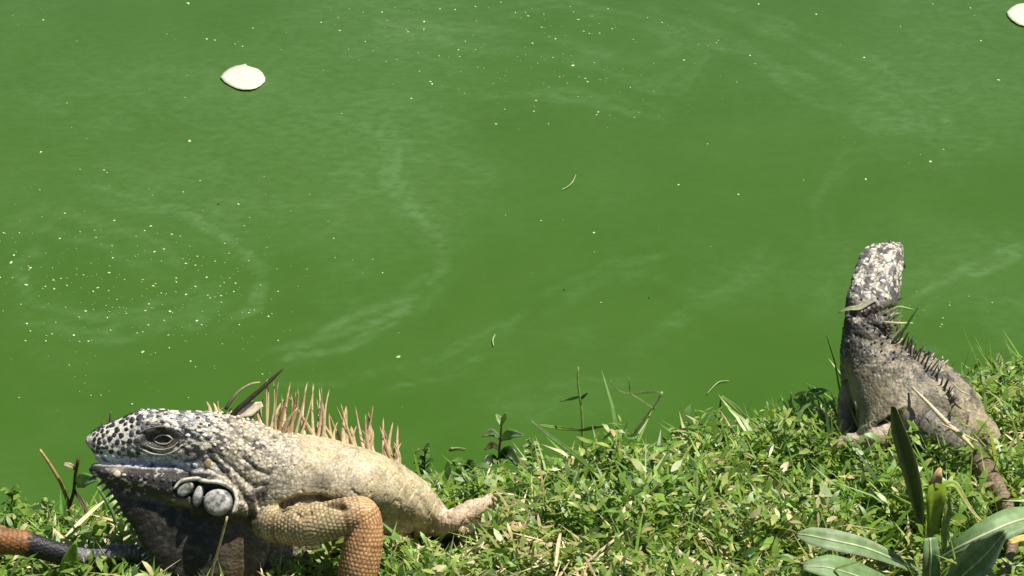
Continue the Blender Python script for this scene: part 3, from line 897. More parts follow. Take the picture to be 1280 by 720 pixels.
# ------------------------------------------------------------------ the far iguana, seen from behind
def build_far_iguana():
    sp = Space(1.90)
    up = (0.12, 0.55, 0.85)
    pieces = []
    # head: nape to snout, pointing away and up
    pieces.append(loft([(1084, 412, 0, 24, 30, 29), (1088, 390, -8, 25, 30, 28), (1092, 368, -22, 25, 30, 29), (1097, 346, -40, 23, 30, 28), (1101, 330, -56, 19, 28, 26), (1104, 321, -74, 15, 24, 24),
                        (1109, 316, -94, 11, 19, 20), (1113, 312, -114, 9, 15, 16), (1116, 310, -128, 7, 11, 12), (1117, 310, -135, 3, 4, 5)], (-0.16, 0.50, 0.86), 80, 44, 4.2))
    for s in (1, -1):
        pieces.append(tube([(1093 + 21 * s, 358, -30), (1099 + 22 * s, 338, -43), (1104 + 20 * s, 323, -58)], [5, 8, 6.5], 18, 12))
        pieces.append(tube([(1086 + 18 * s, 398, -28), (1090 + 19 * s, 372, -42), (1095 + 17 * s, 352, -54)], [11, 13, 11], 18, 14))
    # neck and throat
    pieces.append(loft([(1092, 365, -25, 18, 26, 26), (1086, 392, -8, 24, 34, 29), (1084, 418, 0, 26, 40, 29, 30), (1089, 440, 4, 31, 46, 36, 33), (1104, 466, 8, 36, 52, 46, 42), (1126, 495, 14, 40, 55, 54, 58)], (0.1, 0.4, 0.9), 50, 40, 2.1))
    pieces.append(tube([(1080, 376, -52), (1072, 400, -50), (1067, 430, -40), (1074, 476, -26)], [13, 15, 17, 24], 30, 20))
    # trunk
    pieces.append(loft([(1090, 435, 0, 27, 40, 34, 32), (1108, 465, 2, 46, 50, 54, 44), (1132, 492, 4, 60, 52, 80, 62), (1150, 518, 8, 66, 50, 94, 76), (1158, 543, 20, 58, 45, 86, 80), (1158, 562, 36, 30, 30, 58), (1156, 574, 44, 12, 12, 28)],
                       (0.25, 0.35, 0.9), 60, 56, 2.0))
    # forelegs and hind legs
    pieces.append(tube([(1080, 462, -34), (1066, 494, -38), (1060, 530, -32), (1056, 556, -20)], [20, 18, 15, 11], 30, 18))
    k2 = 52
    pieces.append(tube([(1125, 536, 44), (1100, 546, 60), (1080, 552, k2), (1058, 550, k2 - 8)], [22, 16, 11, 9], 30, 18))
    for q in (-1, 0, 1):
        pieces.append(tube([(1066, 551, k2 - 4), (1050, 553 + 4 * q, k2 - 12 + 6 * q), (1036, 560 + 5 * q, k2 - 18 + 9 * q)], [6, 4.5, 2], 12, 10))
    pieces.append(tube([(1200, 530, 30), (1228, 540, 20), (1244, 556, 24)], [28, 20, 12], 24, 18))
    # tail
    TL = [(1136, 522, 50), (1150, 528, 64), (1172, 540, 74), (1198, 557, 82), (1222, 578, 90), (1242, 602, 0), (1256, 628, 0), (1264, 654, 0), (1264, 690, 0), (1250, 730, 0)]
    ab = [0, 0, .075, .075, .07, .065, .06, .055, .05, .045]
    TL = [(a, b, max(c, kg(sp, a, b, ab[i])) if i > 1 else c) for i, (a, b, c) in enumerate(TL)]
    TRD = [18, 26, 27, 23, 17, 12.5, 10, 8.5, 7, 4]
    pieces.append(tube(TL, TRD, 70, 24))
    P, F, E, deg = fuse(pieces, 1.3, 5, 0.5)
    N = vnormals(P, F); x, y, k = P[:, 0], -P[:, 1], P[:, 2]
    dt, st, tt = limb_coord(P, TL)
    Rt = np.interp(st, np.concatenate([[0], np.cumsum([np.linalg.norm(np.subtract(b, a)) for a, b in zip(TL[:-1], TL[1:])])]), TRD)
    w_tail = ss(1.3, 1.08, dt / Rt) * ss(14, 34, st)
    w_head = ss(386, 368, y - 0.1 * (x - 1090) + 8 * (fbm(P / 7, 91) - .5)) * (y < 420)
    w_neck = ss(500, 440, y - 0.35 * (x - 1100)) * (1 - w_head)
    f1, f2, cid = voronoi(P / 5.5, 3); g1, g2, gid = voronoi(P / np.array([9, 9, 9]), 4)
    disp = (w_neck * 1.6 + w_head * 0.6) * (np.clip((f2 - f1) / .45, 0, 1) ** .6 - .6) + w_head * 1.2 * (np.clip((g2 - g1) / .3, 0, 1) - .6)
    ring = 0.5 + 0.5 * np.cos(st / 4.2 * 2 * np.pi / 1.6)
    disp += w_tail * 0.5 * (ring - 0.5)
    b1, b2, _ = voronoi(P / 3.4, 8)
    disp += 0.3 * (np.clip((b2 - b1) / .5, 0, 1) - .5) + 3.0 * (fbm(P / 26, 14) - .5) * (1 - w_head) - 0.6 * ss(0.07, 0, np.abs(fbm(np.stack([(x - 0.5 * y) / 12, (y + 0.5 * x) / 30, k / 20], 1), 15, 4) - .5)) * (1 - w_head)
    m1 = fbm(P / np.array([16, 12, 14]), 33)
    disp += w_neck * 3.0 * (m1 - 0.5)
    # folds behind the jaw
    for pts, wd, dp in ([[(1062, 392), (1080, 396), (1100, 388), (1116, 386)], 4, 4.5], [[(1070, 420), (1092, 426), (1112, 414)], 4, 3.5]):
        d, t = poly_dist(x, y, pts); disp -= dp * np.exp(-(d / wd) ** 2) * ss(0, .3, N[:, 2])
    P = P + N * disp[:, None]; N = vnormals(P, F)
    n1 = fbm(P / 14, 2); n2 = fbm(P / 6, 5); n3 = fbm(P / 40, 6)
    GREY = np.array([0.27, 0.235, 0.15])
    col = mix(GREY * 1.1, GREY * 0.72, ss(0.45, 0.68, n1))
    col = mix(col, [0.40, 0.34, 0.215], ss(1165, 1205, x + 10 * (n1 - .5) - 0.2 * (y - 500)) * (1 - w_tail))
    nk = mix(GREY * 1.0, [0.075, 0.068, 0.055], ss(0.44, 0.62, m1))
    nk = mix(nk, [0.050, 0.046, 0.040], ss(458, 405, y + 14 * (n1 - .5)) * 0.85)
    nk = mix(nk, [0.045, 0.042, 0.036], ss(1098, 1078, x - 0.45 * (y - 440) + 10 * (n2 - .5)) * 0.8)  # left of the neck darkened: its shaded side painted into the skin
    nk = mix(nk, [0.46, 0.42, 0.33], ss(0.60, 0.70, n2) * 0.85)
    col = mix(col, nk, w_neck)
    pat = fbm(P / np.array([7, 10, 9]), 44)
    hd = mix([0.70, 0.65, 0.52], [0.13, 0.125, 0.115], ss(0.45, 0.56, pat + 0.12 * ss(340, 390, y)))
    hd = mix(hd, [0.10, 0.095, 0.09], ss(0.14, 0.05, g2 - g1) * 0.8)
    col = mix(col, hd, w_head)
    col = mix(col, [0.06, 0.056, 0.05], ss(-18, -34, k + 0.3 * (y - 400)) * ss(1090, 1074, x) * (y > 372) * ss(520, 500, y))  # shade on the left cheek and throat, painted as skin colour
    band = ss(0.35, 0.75, np.sin(st / 17.0 + 0.6))
    tcx = mix([0.17, 0.15, 0.115], [0.055, 0.05, 0.045], band)
    tcx = mix(tcx, [0.22, 0.155, 0.10], ss(110, 150, st))
    tcx = tcx * (0.8 + 0.4 * ring)[:, None]
    col = mix(col, tcx, w_tail)
    foot = ss(30, 40, k) * ss(1118, 1108, x) * (y > 530)
    col = mix(col, [0.46, 0.38, 0.28], foot)
    root = empty('iguana', on_ground(1140, 585))
    tag(root, 'grey-brown iguana seen from behind with raised head, beside the water at right', 'iguana')
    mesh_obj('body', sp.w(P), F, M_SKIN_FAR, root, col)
    def part(name, Vp, Fp, c):
        c = c if np.ndim(c) == 2 else flat_cols(len(Vp), c)
        return mesh_obj(name, sp.w(Vp), Fp, M_HORN, root, c)
    def surf(px_, py_):
        i = np.where((np.abs(x - px_) < 4) & (np.abs(y - py_) < 4))[0]
        if len(i) == 0: j = np.argmin(np.hypot(x - px_, y - py_) - 0.05 * k)
        else: j = i[np.argmax(P[i, 2])]
        return P[j], N[j]
    r = np.random.default_rng(5)
    line = np.array([(1112, 398), (1120, 416), (1133, 430), (1148, 446), (1164, 462), (1178, 478), (1188, 495), (1192, 510), (1188, 524)], float)
    D = catmull(line, 46) + r.normal(0, 1.0, (46, 2))
    for q, (px_, py_) in enumerate(D):
        p, n = surf(px_, py_)
        t = q / 45
        L_ = np.interp(t, [0, .15, .35, .6, .85, 1], [16, 24, 30, 22, 15, 9]) * r.uniform(.75, 1.1)
        d = np.array([0.30 + r.normal(0, .2), 0.86, 0.15 + r.normal(0, .15)]) + n * 0.35
        d /= np.linalg.norm(d)
        V_, F_, H_ = cone_mesh(p - n * 1.5, p + d * L_, 1.5, (r.normal(0, 1.2), 0, 0), 6, 4, .5)
        part('crest_spine', V_, F_, mix([0.10, 0.085, 0.06], [0.045, 0.04, 0.035], H_) if t > .2 else mix([.3, .26, .18], [.2, .17, .12], H_))
    V_, F_, H_ = cone_mesh((1112, -307, -100), (1113, -298, -102), 2.8, (0, 0, 0), 6, 4, .8)
    part('nose_horn', V_, F_, [0.05, 0.05, 0.04])
    for sgn, py_ in ((1, 334), (-1, 340)):
        i_ = np.where((np.abs(y - py_) < 2) & (k > -75) & (k < -45))[0]; i = i_[np.argmax(sgn * x[i_])]
        X_, Y_, Z_ = frame_from(P[i] - np.array([1099, -336, -60]))
        D_, DF = dome(4, 12)
        part('eye', P[i] + np.outer(D_[:, 0] * 4.5, X_) + np.outer(D_[:, 1] * 4.5, Y_) + np.outer(D_[:, 2] * 2.5, Z_), DF, [0.03, 0.025, 0.015])
    # raised shields on the crown
    me = []
    for q in range(4):
        D_, DF = dome(3, 8, 2.6, .45, q + 3)
        c_ = [[.60, .55, .44], [.46, .43, .35], [.26, .25, .22], [.66, .61, .50]][q]
        m_ = fast_mesh('scale', D_, DF, flat_cols(len(D_), c_)); m_.materials.append(M_PLATE); me.append(m_)
    cand = np.where((y < 376) & (N[:, 2] > 0.0) & (x > 1066))[0]; r.shuffle(cand); taken = []
    for i in cand:
        if len(taken) > 26: break
        if all(np.linalg.norm(P[i] - t) > 8.5 for t in taken):
            taken.append(P[i]); X_, Y_, Z_ = frame_from(N[i]); a = r.uniform(0, 3)
            o = bpy.data.objects.new('scale', me[r.integers(4)])
            wv = lambda v: v[0] * RGT + v[1] * UPV - v[2] * FWD
            rx_, ry_ = r.uniform(2.2, 4.6), r.uniform(1.6, 3.0)
            X2 = X_ * math.cos(a) + Y_ * math.sin(a); Y2 = -X_ * math.sin(a) + Y_ * math.cos(a)
            Mx = Matrix(np.column_stack([wv(X2) * rx_ * sp.px, wv(Y2) * ry_ * sp.px, wv(Z_) * 0.9 * sp.px]).tolist()).to_4x4()
            Mx.translation = Vector(sp.w(P[i]) - np.array(root.location)); link(o, root); o.matrix_local = Mx
    # ragged thorn scales on nape and neck
    cand = np.where((y > 372) & (y < 455) & (x > 1072) & (N[:, 2] > -0.2) & (k > -30))[0]; r.shuffle(cand); taken = []
    for i in cand:
        if len(taken) > 60: break
        if all(np.linalg.norm(P[i] - t) > 6.5 for t in taken):
            taken.append(P[i]); d = N[i] * 0.8 + np.array([0.25, 0.35, 0.1]) + r.normal(0, .25, 3); d /= np.linalg.norm(d)
            V_, F_, H_ = cone_mesh(P[i] - N[i], P[i] + d * r.uniform(4, 9) * (1.3 if x[i] > 1108 else 0.8), 2.0, (0, 0, 0), 5, 2, .6)
            c_ = [[.05, .046, .04], [.09, .08, .065], [.42, .38, .29]][r.integers(3)]
            part('thorn_scale', V_, F_, c_)
    return sp, P, surf

far_sp, far_P, far_surf = build_far_iguana()

# ------------------------------------------------------------------ the banded tail at the left edge
def build_tail():
    sp = Space(1.74)
    TL = [(-150, 640, 10), (-60, 655, 12), (-5, 674, 10), (30, 679, 10), (70, 690, 6), (110, 697, 0), (150, 690, 0), (190, 692, -10), (225, 700, -24), (250, 712, -40)]
    R_ = [26, 21, 17.5, 16, 13.5, 11.5, 10.5, 9.5, 8.5, 7.5]
    pieces = [tube(TL, R_, 90, 30)]
    P, F, E, deg = fuse(pieces, 1.3, 3, 0.5); N = vnormals(P, F)
    d, s, t = limb_coord(P, TL); x = P[:, 0]; y = -P[:, 1]
    hs, hid = hexscale(s / 6.0, t * 18 / 6.0)
    ridge = ss(0.35, 0.0, np.abs(t - 1.57 * 0.9)) * (0.5 + 0.5 * np.cos(s / 7 * 2 * np.pi))
    ring = 0.5 + 0.5 * np.cos(s / 6.0 * 2 * np.pi)
    wring = ss(85, 115, x)
    P = P + N * (0.9 * (hs - .5) + 0.9 * wring * (ring - .5) + 2.0 * ridge * wring)[:, None]
    n1 = fbm(P / 10, 3)
    c = mix([0.34, 0.15, 0.052], [0.22, 0.125, 0.058], ss(.45, .65, n1))
    c = mix(c, [0.026, 0.026, 0.03], ss(32, 42, x + 0.25 * (y - 674) + 8 * (hid - .5)))
    c = mix(c, mix([0.13, 0.125, 0.13], [0.36, 0.34, 0.34], ring * ss(.3, .7, fbm(P / 5, 8))), ss(84, 104, x + 10 * (n1 - .5)))
    c = c * (0.72 + 0.4 * hs)[:, None]
    o = mesh_obj('iguana_tail', sp.w(P), F, M_SKIN, None, c)
    tag(o, 'orange, black and grey banded lizard tail lying in the grass at the left edge', 'tail')
    return P, sp
tail_P, tail_sp = build_tail()

# ------------------------------------------------------------------ ribbons: blades, leaves, stems
def ribbon(pts, widths, normal=(0, -0.3, 1), n=12, fold=0.0, twist=0.0):
    """leaf blade of two halves along a 3-D course; V, quads, across (-1..1), along (0..1)"""
    C = catmull(np.asarray(pts, float), n)
    Wd = np.interp(np.linspace(0, 1, n), np.linspace(0, 1, len(widths)), widths)
    T = np.gradient(C, axis=0); T /= np.linalg.norm(T, axis=1)[:, None]
    nr = np.asarray(normal, float)
    L = np.cross(T, nr); L /= np.linalg.norm(L, axis=1)[:, None]; U = np.cross(L, T)
    if twist:
        a = np.linspace(0, twist, n)[:, None]; L, U = L * np.cos(a) + U * np.sin(a), U * np.cos(a) - L * np.sin(a)
    acr = np.array([-1, -.5, 0, .5, 1.0])
    V = np.concatenate([C + L * (Wd * a)[:, None] + U * (Wd * abs(a) * fold)[:, None] for a in acr])
    q = []
    for j in range(4):
        i = np.arange(n - 1); q.append(np.stack([j * n + i, j * n + i + 1, (j + 1) * n + i + 1, (j + 1) * n + i], 1))
    return V, np.vstack(q), np.repeat(acr, n), np.tile(np.linspace(0, 1, n), 5)

def stem_mesh(pts, radii, n=14, ns=6):
    C = catmull(np.asarray(pts, float), n); R_ = np.interp(np.linspace(0, 1, n), np.linspace(0, 1, len(radii)), radii)
    T = np.gradient(C, axis=0); T /= np.linalg.norm(T, axis=1)[:, None]
    ref = np.array([0.3, 0.9, 0.2]); L = np.cross(T, ref); L /= np.linalg.norm(L, axis=1)[:, None]; U = np.cross(L, T)
    a = np.linspace(0, 2 * np.pi, ns, endpoint=False)
    V = (C[:, None] + L[:, None] * (np.cos(a)[None, :, None] * R_[:, None, None]) + U[:, None] * (np.sin(a)[None, :, None] * R_[:, None, None])).reshape(-1, 3)
    i = np.arange(n - 1)[:, None] * ns; j = np.arange(ns)[None]; j2 = (j + 1) % ns
    Q = np.stack([i + j, i + j2, i + ns + j2, i + ns + j], -1).reshape(-1, 4)
    cap = np.array([(0, k + 1, k) for k in range(1, ns - 1)] + [((n - 1) * ns, (n - 1) * ns + k, (n - 1) * ns + k + 1) for k in range(1, ns - 1)])
    return V, [Q, cap]

PXM = 1.75 / FPX
def blade_obj(name, pts, w, c0, c1, mat=M_LEAF, parent=None, normal=(0, -0.5, 1), fold=0.25, rib=None, n=14, twist=0.0, edge=None):
    V, Q, acr, al = ribbon(pts, np.array(w) * PXM, normal, n, fold, twist)
    c = mix(c0, c1, al)
    if edge is not None: c = mix(c, edge, ss(0.6, 1.0, np.abs(acr)) * 0.7)
    o = mesh_obj(name, V, Q, mat, parent, c)
    # real thickness
    md = o.modifiers.new('thickness', 'SOLIDIFY'); md.thickness = 0.0004; md.offset = 0
    if rib is not None:
        C = catmull(np.asarray(pts, float), n)
        off = np.asarray(normal, float); off = off / np.linalg.norm(off) * 0.0004
        V2, F2 = stem_mesh(C + off, np.array(rib[0]) * PXM, n, 5)
        mesh_obj('midrib', V2, F2, mat, o, flat_cols(len(V2), rib[1]))
    return o

def stem_obj(name, pts, r, c0, c1=None, mat=M_LEAF, parent=None, n=16):
    V, F = stem_mesh(pts, np.array(r) * PXM, n)
    t = np.repeat(np.linspace(0, 1, n), 6)
    return mesh_obj(name, V, F, mat, parent, mix(c0, c1 if c1 is not None else c0, t))

G1 = np.array([0.125, 0.23, 0.028]); G2 = np.array([0.25, 0.40, 0.058]); GD = np.array([0.045, 0.095, 0.018]); STRAW = np.array([0.52, 0.42, 0.21]); PALE = np.array([0.32, 0.42, 0.15])
BLUE = np.array([0.16, 0.255, 0.105])

# ------------------------------------------------------------------ grass
def build_grass():
    r = np.random.default_rng(21)
    # where bodies stand no blade grows through them
    solid = np.vstack([near_sp.w(near_P[::40]), far_sp.w(far_P[::40]), tail_sp.w(tail_P[::30])])
    cell = 0.012
    occ = {}
    for p in solid:
        kx, ky = int(math.floor(p[0] / cell)), int(math.floor(p[1] / cell))
        occ[(kx, ky)] = min(occ.get((kx, ky), 9), p[2])
    def blades(N_, kind):
        X = r.uniform(-0.72, 0.74, N_); sl = r.random(N_) ** 0.9 * 0.47 - 0.012
        Y = shore(X) - sl; Z = height(X, Y)
        clump = np.clip(1.5 * (fbm(np.stack([X * 30, Y * 30, X * 0], 1), 77) - 0.5) + 0.5, 0, 1); dry = fbm(np.stack([X * 14, Y * 14, X * 0 + 5], 1), 78)
        for a_, b_ in ((600, 705), (720, 715), (900, 690), (1230, 600)):
            g_ = on_ground(a_, b_); dry = dry + 0.16 * np.exp(-((X - g_[0]) ** 2 + (Y - g_[1]) ** 2) / 0.05 ** 2)
        az = r.uniform(0, 2 * np.pi, N_)
        hf = np.interp(X, [-0.6, -0.2, -0.05, 0.1, 0.3, 0.6], [0.62, 0.62, 0.82, 0.98, 0.98, 1.02])
        if kind == 'blade':
            keep = r.random(N_) < ss(0.25, 0.55, clump) * 0.88 + 0.12
            L = r.gamma(5, 0.0060, N_) * (0.25 + 1.35 * clump) * hf; W = r.uniform(0.0008, 0.0026, N_); el0 = r.uniform(0.35, 1.45, N_); droop = r.uniform(0.2, 1.5, N_)
            lift = 0.0
        elif kind == 'leaf':
            keep = r.random(N_) < 0.30 + 0.7 * ss(0.22, 0.5, clump)
            L = r.uniform(0.005, 0.0165, N_); W = L * r.uniform(0.08, 0.21, N_); el0 = r.uniform(-0.35, 1.1, N_); droop = r.uniform(-0.1, 0.9, N_)
            lift = r.random(N_) ** 0.7 * 0.052 * np.clip(clump * 1.6 - 0.12, 0.12, 1.2) * hf
        else:
            keep = r.random(N_) < ss(0.42, 0.62, dry) * 0.9 + 0.1
            L = r.gamma(4, 0.006, N_); W = r.uniform(0.0007, 0.0018, N_); el0 = r.uniform(-0.1, 0.45, N_); droop = r.uniform(-0.2, 0.5, N_)
            lift = r.random(N_) * 0.024
        Zb = Z + lift
        keep &= ~((sl < 0.0) & (kind != 'blade'))
        # drop what would poke into a body
        for q in range(N_):
            if keep[q]:
                z0 = occ.get((int(math.floor(X[q] / cell)), int(math.floor(Y[q] / cell))))
                if z0 is not None and z0 < Zb[q] + 0.016: keep[q] = False
        X, Y, Zb, az, L, W, el0, droop, dry, clump, sl = [np.asarray(a)[keep] for a in (X, Y, Zb, az, L, W, el0, droop, dry, clump, sl)]
        n = len(X); lv = 4
        t = np.linspace(0, 1, lv)
        pos = np.zeros((n, lv, 3)); p = np.stack([X, Y, Zb - 0.002], 1); e = el0.copy()
        pos[:, 0] = p
        for l in range(1, lv):
            st = np.stack([np.cos(az) * np.cos(e), np.sin(az) * np.cos(e), np.sin(e)], 1) * (L / (lv - 1))[:, None]
            p = p + st; pos[:, l] = p; e = e - droop / (lv - 1)
        roll = r.normal(0, 0.5, n)
        sd = np.stack([-np.sin(az) * np.cos(roll), np.cos(az) * np.cos(roll), np.sin(roll)], 1)
        prof = np.array([0.75, 1.0, 0.72]) if kind != 'leaf' else np.array([0.25, 1.0, 0.85])
        V = np.zeros((n, 7, 3))
        for l in range(3):
            V[:, 2 * l] = pos[:, l] - sd * (W * prof[l])[:, None]; V[:, 2 * l + 1] = pos[:, l] + sd * (W * prof[l])[:, None]
        V[:, 6] = pos[:, 3]
        b = np.arange(n)[:, None] * 7
        Q = np.concatenate([b + [0, 1, 3, 2], b + [2, 3, 5, 4]]); T = b + [4, 5, 6]
        u = r.random(n)
        if kind == 'straw':
            c = mix([0.66, 0.57, 0.33], [0.34, 0.24, 0.12], u ** 2)
        else:
            c = mix(mix(G1, G2, r.random(n)), GD * 1.25, ss(0.70, 0.92, u))
            c = mix(c, [0.42, 0.46, 0.13], ss(0.64, 1.0, r.random(n)))
            c = mix(c, BLUE * 1.1, ss(0.7, 1, r.random(n)) * 0.6)
            isdry = (r.random(n) < 0.025 + 0.16 * ss(0.52, 0.7, dry))
            c = np.where(isdry[:, None], mix([0.62, 0.54, 0.30], [0.46, 0.37, 0.17], u), c)
        c = c * (0.8 + 0.4 * r.random(n))[:, None]
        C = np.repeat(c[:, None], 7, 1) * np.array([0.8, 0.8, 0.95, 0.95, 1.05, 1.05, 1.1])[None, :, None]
        return V.reshape(-1, 3), Q, T, C.reshape(-1, 3)
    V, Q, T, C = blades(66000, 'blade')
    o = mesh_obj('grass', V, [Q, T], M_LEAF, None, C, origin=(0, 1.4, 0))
    tag(o, 'short sunlit green grass covering the pond bank', 'grass', None, 'stuff')
    V, Q, T, C = blades(62000, 'leaf')
    o = mesh_obj('ground_cover', V, [Q, T], M_LEAF, None, C, origin=(0, 1.4, 0))
    tag(o, 'small creeping leaves matted between the grass blades', 'ground cover', None, 'stuff')
    V, Q, T, C = blades(10000, 'straw')
    o = mesh_obj('straw_litter', V, [Q, T], M_DRY, None, C, origin=(0, 1.4, 0))
    tag(o, 'dry straw-coloured bits scattered through the grass', 'straw', None, 'stuff')
build_grass()

# ------------------------------------------------------------------ single plants standing out of the grass
def gy(px_, py_):                                  # distance into the scene of the ground under a photo point
    return foot_point(px_, py_)[1]

def pts_at(plist, Y, dy=None):
    return np.array([on_y(p[0], p[1], Y + (p[2] if len(p) > 2 else 0.0)) for p in plist])

def stalk(name, label, cat, foot, course, r_, c0, c1, leaves=(), mat=M_LEAF, group=None, leaf_name='leaf'):
    g = foot_point(*foot); Y = g[1]
    root = empty(name, g); tag(root, label, cat, group)
    stem_obj('stem', np.vstack([[g - [0, 0, 0.006]], pts_at(course, Y)]), r_, c0, c1, mat, root)
    for lf in leaves:
        pl, w, a, b = lf[:4]
        blade_obj(leaf_name, pts_at(pl, Y), w, a, b, mat, root, normal=lf[4] if len(lf) > 4 else (0.1, -0.8, 0.6), fold=0.3)
    return root

stalk('grass_stalk', 'tall upright grass stalk with four side leaves, alone against the water', 'grass stalk', (729, 590),
      [(729, 570), (728, 540), (727, 515), (724, 492), (722, 474), (723, 459)], [2.2, 2.2, 2.0, 1.8, 1.6, 1.0], PALE, PALE * 1.3,
      [([(727, 495), (716, 498, .01), (700, 502, .015)], [1.2, 2.4, 0.6], G1, PALE), ([(727, 538), (740, 535, -.01), (760, 532, -.02)], [1.5, 3, 0.6], G1, G2),
       ([(727, 538), (700, 535, .01), (672, 531, .01)], [1.4, 3, 0.8], G1 * .8, G2), ([(725, 500), (730, 495), (735, 491)], [1.2, 2, 0.6], GD, GD)])
stalk('curled_stem', 'pale bare stem bending left with two curling tendrils over the water', 'stem', (790, 575),
      [(793, 548), (801, 530), (812, 514), (822, 500), (828, 490)], [2.4, 2.6, 2.4, 2.2, 1.8, 1.5], [.52, .52, .30], [.60, .60, .36],
      [([(827, 491), (818, 490, .004), (802, 491, .01), (782, 492, .014), (768, 484, .016), (762, 474, .02)], [0.9, 1.4, 1.4, 1.4, 1.2, 0.8], PALE, G1),
       ([(818, 512), (808, 505, -.004), (796, 497, -.01), (788, 490, -.01), (786, 472, -.01)], [0.9, 1.5, 1.3, 1.1, 0.5], PALE, PALE)])
stalk('leafy_sprout', 'small dark sprout with pale pointed leaves at the water edge', 'sprout', (628, 612),
      [(627, 590), (624, 570), (626, 545), (627, 530)], [2.2, 2.0, 1.8, 1.4], [.10, .06, .03], [.22, .17, .08],
      [([(626, 532), (624, 524, .006), (620, 518, .01)], [2, 5, 1], BLUE * 1.5, PALE), ([(626, 532), (630, 522, -.005), (632, 516, -.01)], [1.5, 4, 1], BLUE * 1.5, PALE),
       ([(626, 550), (638, 543, -.01), (654, 544, -.02)], [2, 8, 1.5], BLUE * 1.3, BLUE * 1.6), ([(625, 548), (614, 541, .01), (603, 546, .01)], [2, 6, 1], BLUE * 1.1, PALE),
       ([(625, 562), (616, 556, .01), (606, 562, .01)], [2, 6, 1], GD, [.3, .24, .12]), ([(625, 572), (636, 566, -.01), (648, 582, -.02)], [3, 10, 3], GD * .7, GD * .8),
       ([(624, 578), (612, 574, -.01), (603, 586, -.02)], [3, 8, 3], GD * .7, GD)])
stalk('dead_stem', 'tan leaning dead stem beside the snout at the left edge', 'stem', (92, 668),
      [(88, 640), (82, 618), (74, 600), (62, 580), (50, 562)], [3.0, 3.2, 3.0, 2.6, 2.2, 1.5], [.10, .06, .03], [.52, .40, .16], [], M_DRY)
stalk('weed', 'weed with one pale triangular leaf in front of the snout', 'weed', (82, 668),
      [(86, 640), (92, 615), (94, 595), (98, 573)], [2.6, 2.6, 2.4, 2.4, 2.6], [.09, .055, .03], [.12, .07, .035],
      [([(96, 606), (106, 600, -.01), (123, 599, -.02)], [4, 11, 1.5], BLUE * 1.25, BLUE * 1.6), ([(95, 588), (88, 582, .0), (80, 580, .0)], [1.5, 3.5, 2], STRAW, [.6, .5, .4]),
       ([(92, 612), (102, 626, -.01), (112, 645, -.02)], [2, 3, 1.5], [.12, .07, .04], [.14, .1, .05])])
stalk('trailing_weed', 'thin pale trailing stem hanging under the chin of the near iguana', 'weed', (146, 692),
      [(146, 665), (142, 645), (132, 625), (121, 608)], [2.2, 2.6, 2.6, 2.4, 1.5], BLUE * 1.3, BLUE * 1.5,
      [([(144, 676), (156, 668, -.01), (176, 662, -.02)], [2, 5, 1], BLUE * 1.1, BLUE * 1.4), ([(143, 676), (150, 660, -.01), (152, 648, -.02)], [2, 5, 1], BLUE * 1.2, BLUE * 1.5),
       ([(144, 680), (138, 668), (134, 655)], [2, 5, 1], G1, BLUE)])
stalk('seed_stem', 'thin dry jointed stem standing before the near iguana chest', 'stem', (262, 800),
      [(263, 745), (265, 715), (272, 690), (279, 665), (284, 646)], [1.6, 1.6, 1.5, 1.4, 1.2], STRAW * .8, STRAW * 1.1, [], M_DRY)

# broad grass leaf near the left corner and others standing alone
def lone(name, label, cat, foot, course, w, c0, c1, normal=(0.1, -0.8, 0.6), mat=M_LEAF, rib=None, group=None, fold=.3):
    Y = gy(*foot)
    P_ = pts_at(course, Y)
    o = blade_obj(name, P_, w, c0, c1, mat, None, normal, fold, rib)
    o.data.name = name
    return tag(o, label, cat, group)
lone('broad_leaf', 'bright green pointed leaf standing at the lower left corner', 'leaf', (85, 735), [(80, 745), (84, 722), (88, 698), (95, 676)], [9, 13, 11, 1], G1 * 1.1, G2, (0.3, -0.9, 0.3), rib=([.8, .8, .4], PALE))
lone('broad_leaf', 'bright green leaf tip at the bottom below the hind foot', 'leaf', (606, 740), [(614, 745), (611, 722), (607, 704), (603, 692)], [7, 9, 6, 1], G1 * 1.15, G2, (0.3, -0.9, 0.3))
lone('grass_shoot', 'long grey-green blade slanting down beside the tall stalk', 'grass shoot', (760, 610), [(752, 600), (730, 578), (705, 558), (680, 540), (664, 526)], [3, 3.2, 3, 2.4, 0.8], G1, BLUE, (0.2, -0.6, 0.8))
lone('grass_shoot', 'upright pale blade standing above the bank middle, right of the curled stem', 'grass shoot', (880, 560), [(880, 562), (877, 545), (873, 528), (869, 512)], [2.5, 3.4, 2.8, 0.6], G1, PALE)
lone('grass_shoot', 'stiff bent blade pointing up left over the water edge', 'grass shoot', (935, 540), [(938, 545), (930, 522), (918, 508), (902, 495)], [2, 3.5, 3.5, 1.2], G1, PALE)
lone('grass_shoot', 'narrow upright blade just left of the bent blade', 'grass shoot', (898, 545), [(898, 545), (900, 525), (900, 512), (901, 498)], [2, 2.4, 2, 0.5], GD * 1.5, G1)
lone('grass_shoot', 'upright pointed blade left of the far iguana', 'grass shoot', (988, 545), [(987, 545), (987, 525), (988, 508), (989, 490)], [2, 2.8, 2.2, 0.5], G1, PALE)
lone('grass_shoot', 'pale upright blade against the dark chest of the far iguana', 'grass shoot', (1080, 575), [(1082, 575), (1077, 545), (1073, 522), (1069, 502)], [2, 3.2, 2.6, 0.5], G1, PALE)
lone('grass_shoot', 'thin arching blade left of the far iguana foot', 'grass shoot', (1045, 545), [(1048, 545), (1040, 520), (1028, 502), (1010, 484)], [2, 2.4, 2.2, 0.6], G2, PALE)
lone('grass_shoot', 'pale arching blade crossing the grass below the far iguana', 'grass shoot', (960, 560), [(905, 548), (930, 538), (960, 534), (985, 538)], [1, 3, 3, 1], BLUE, PALE)
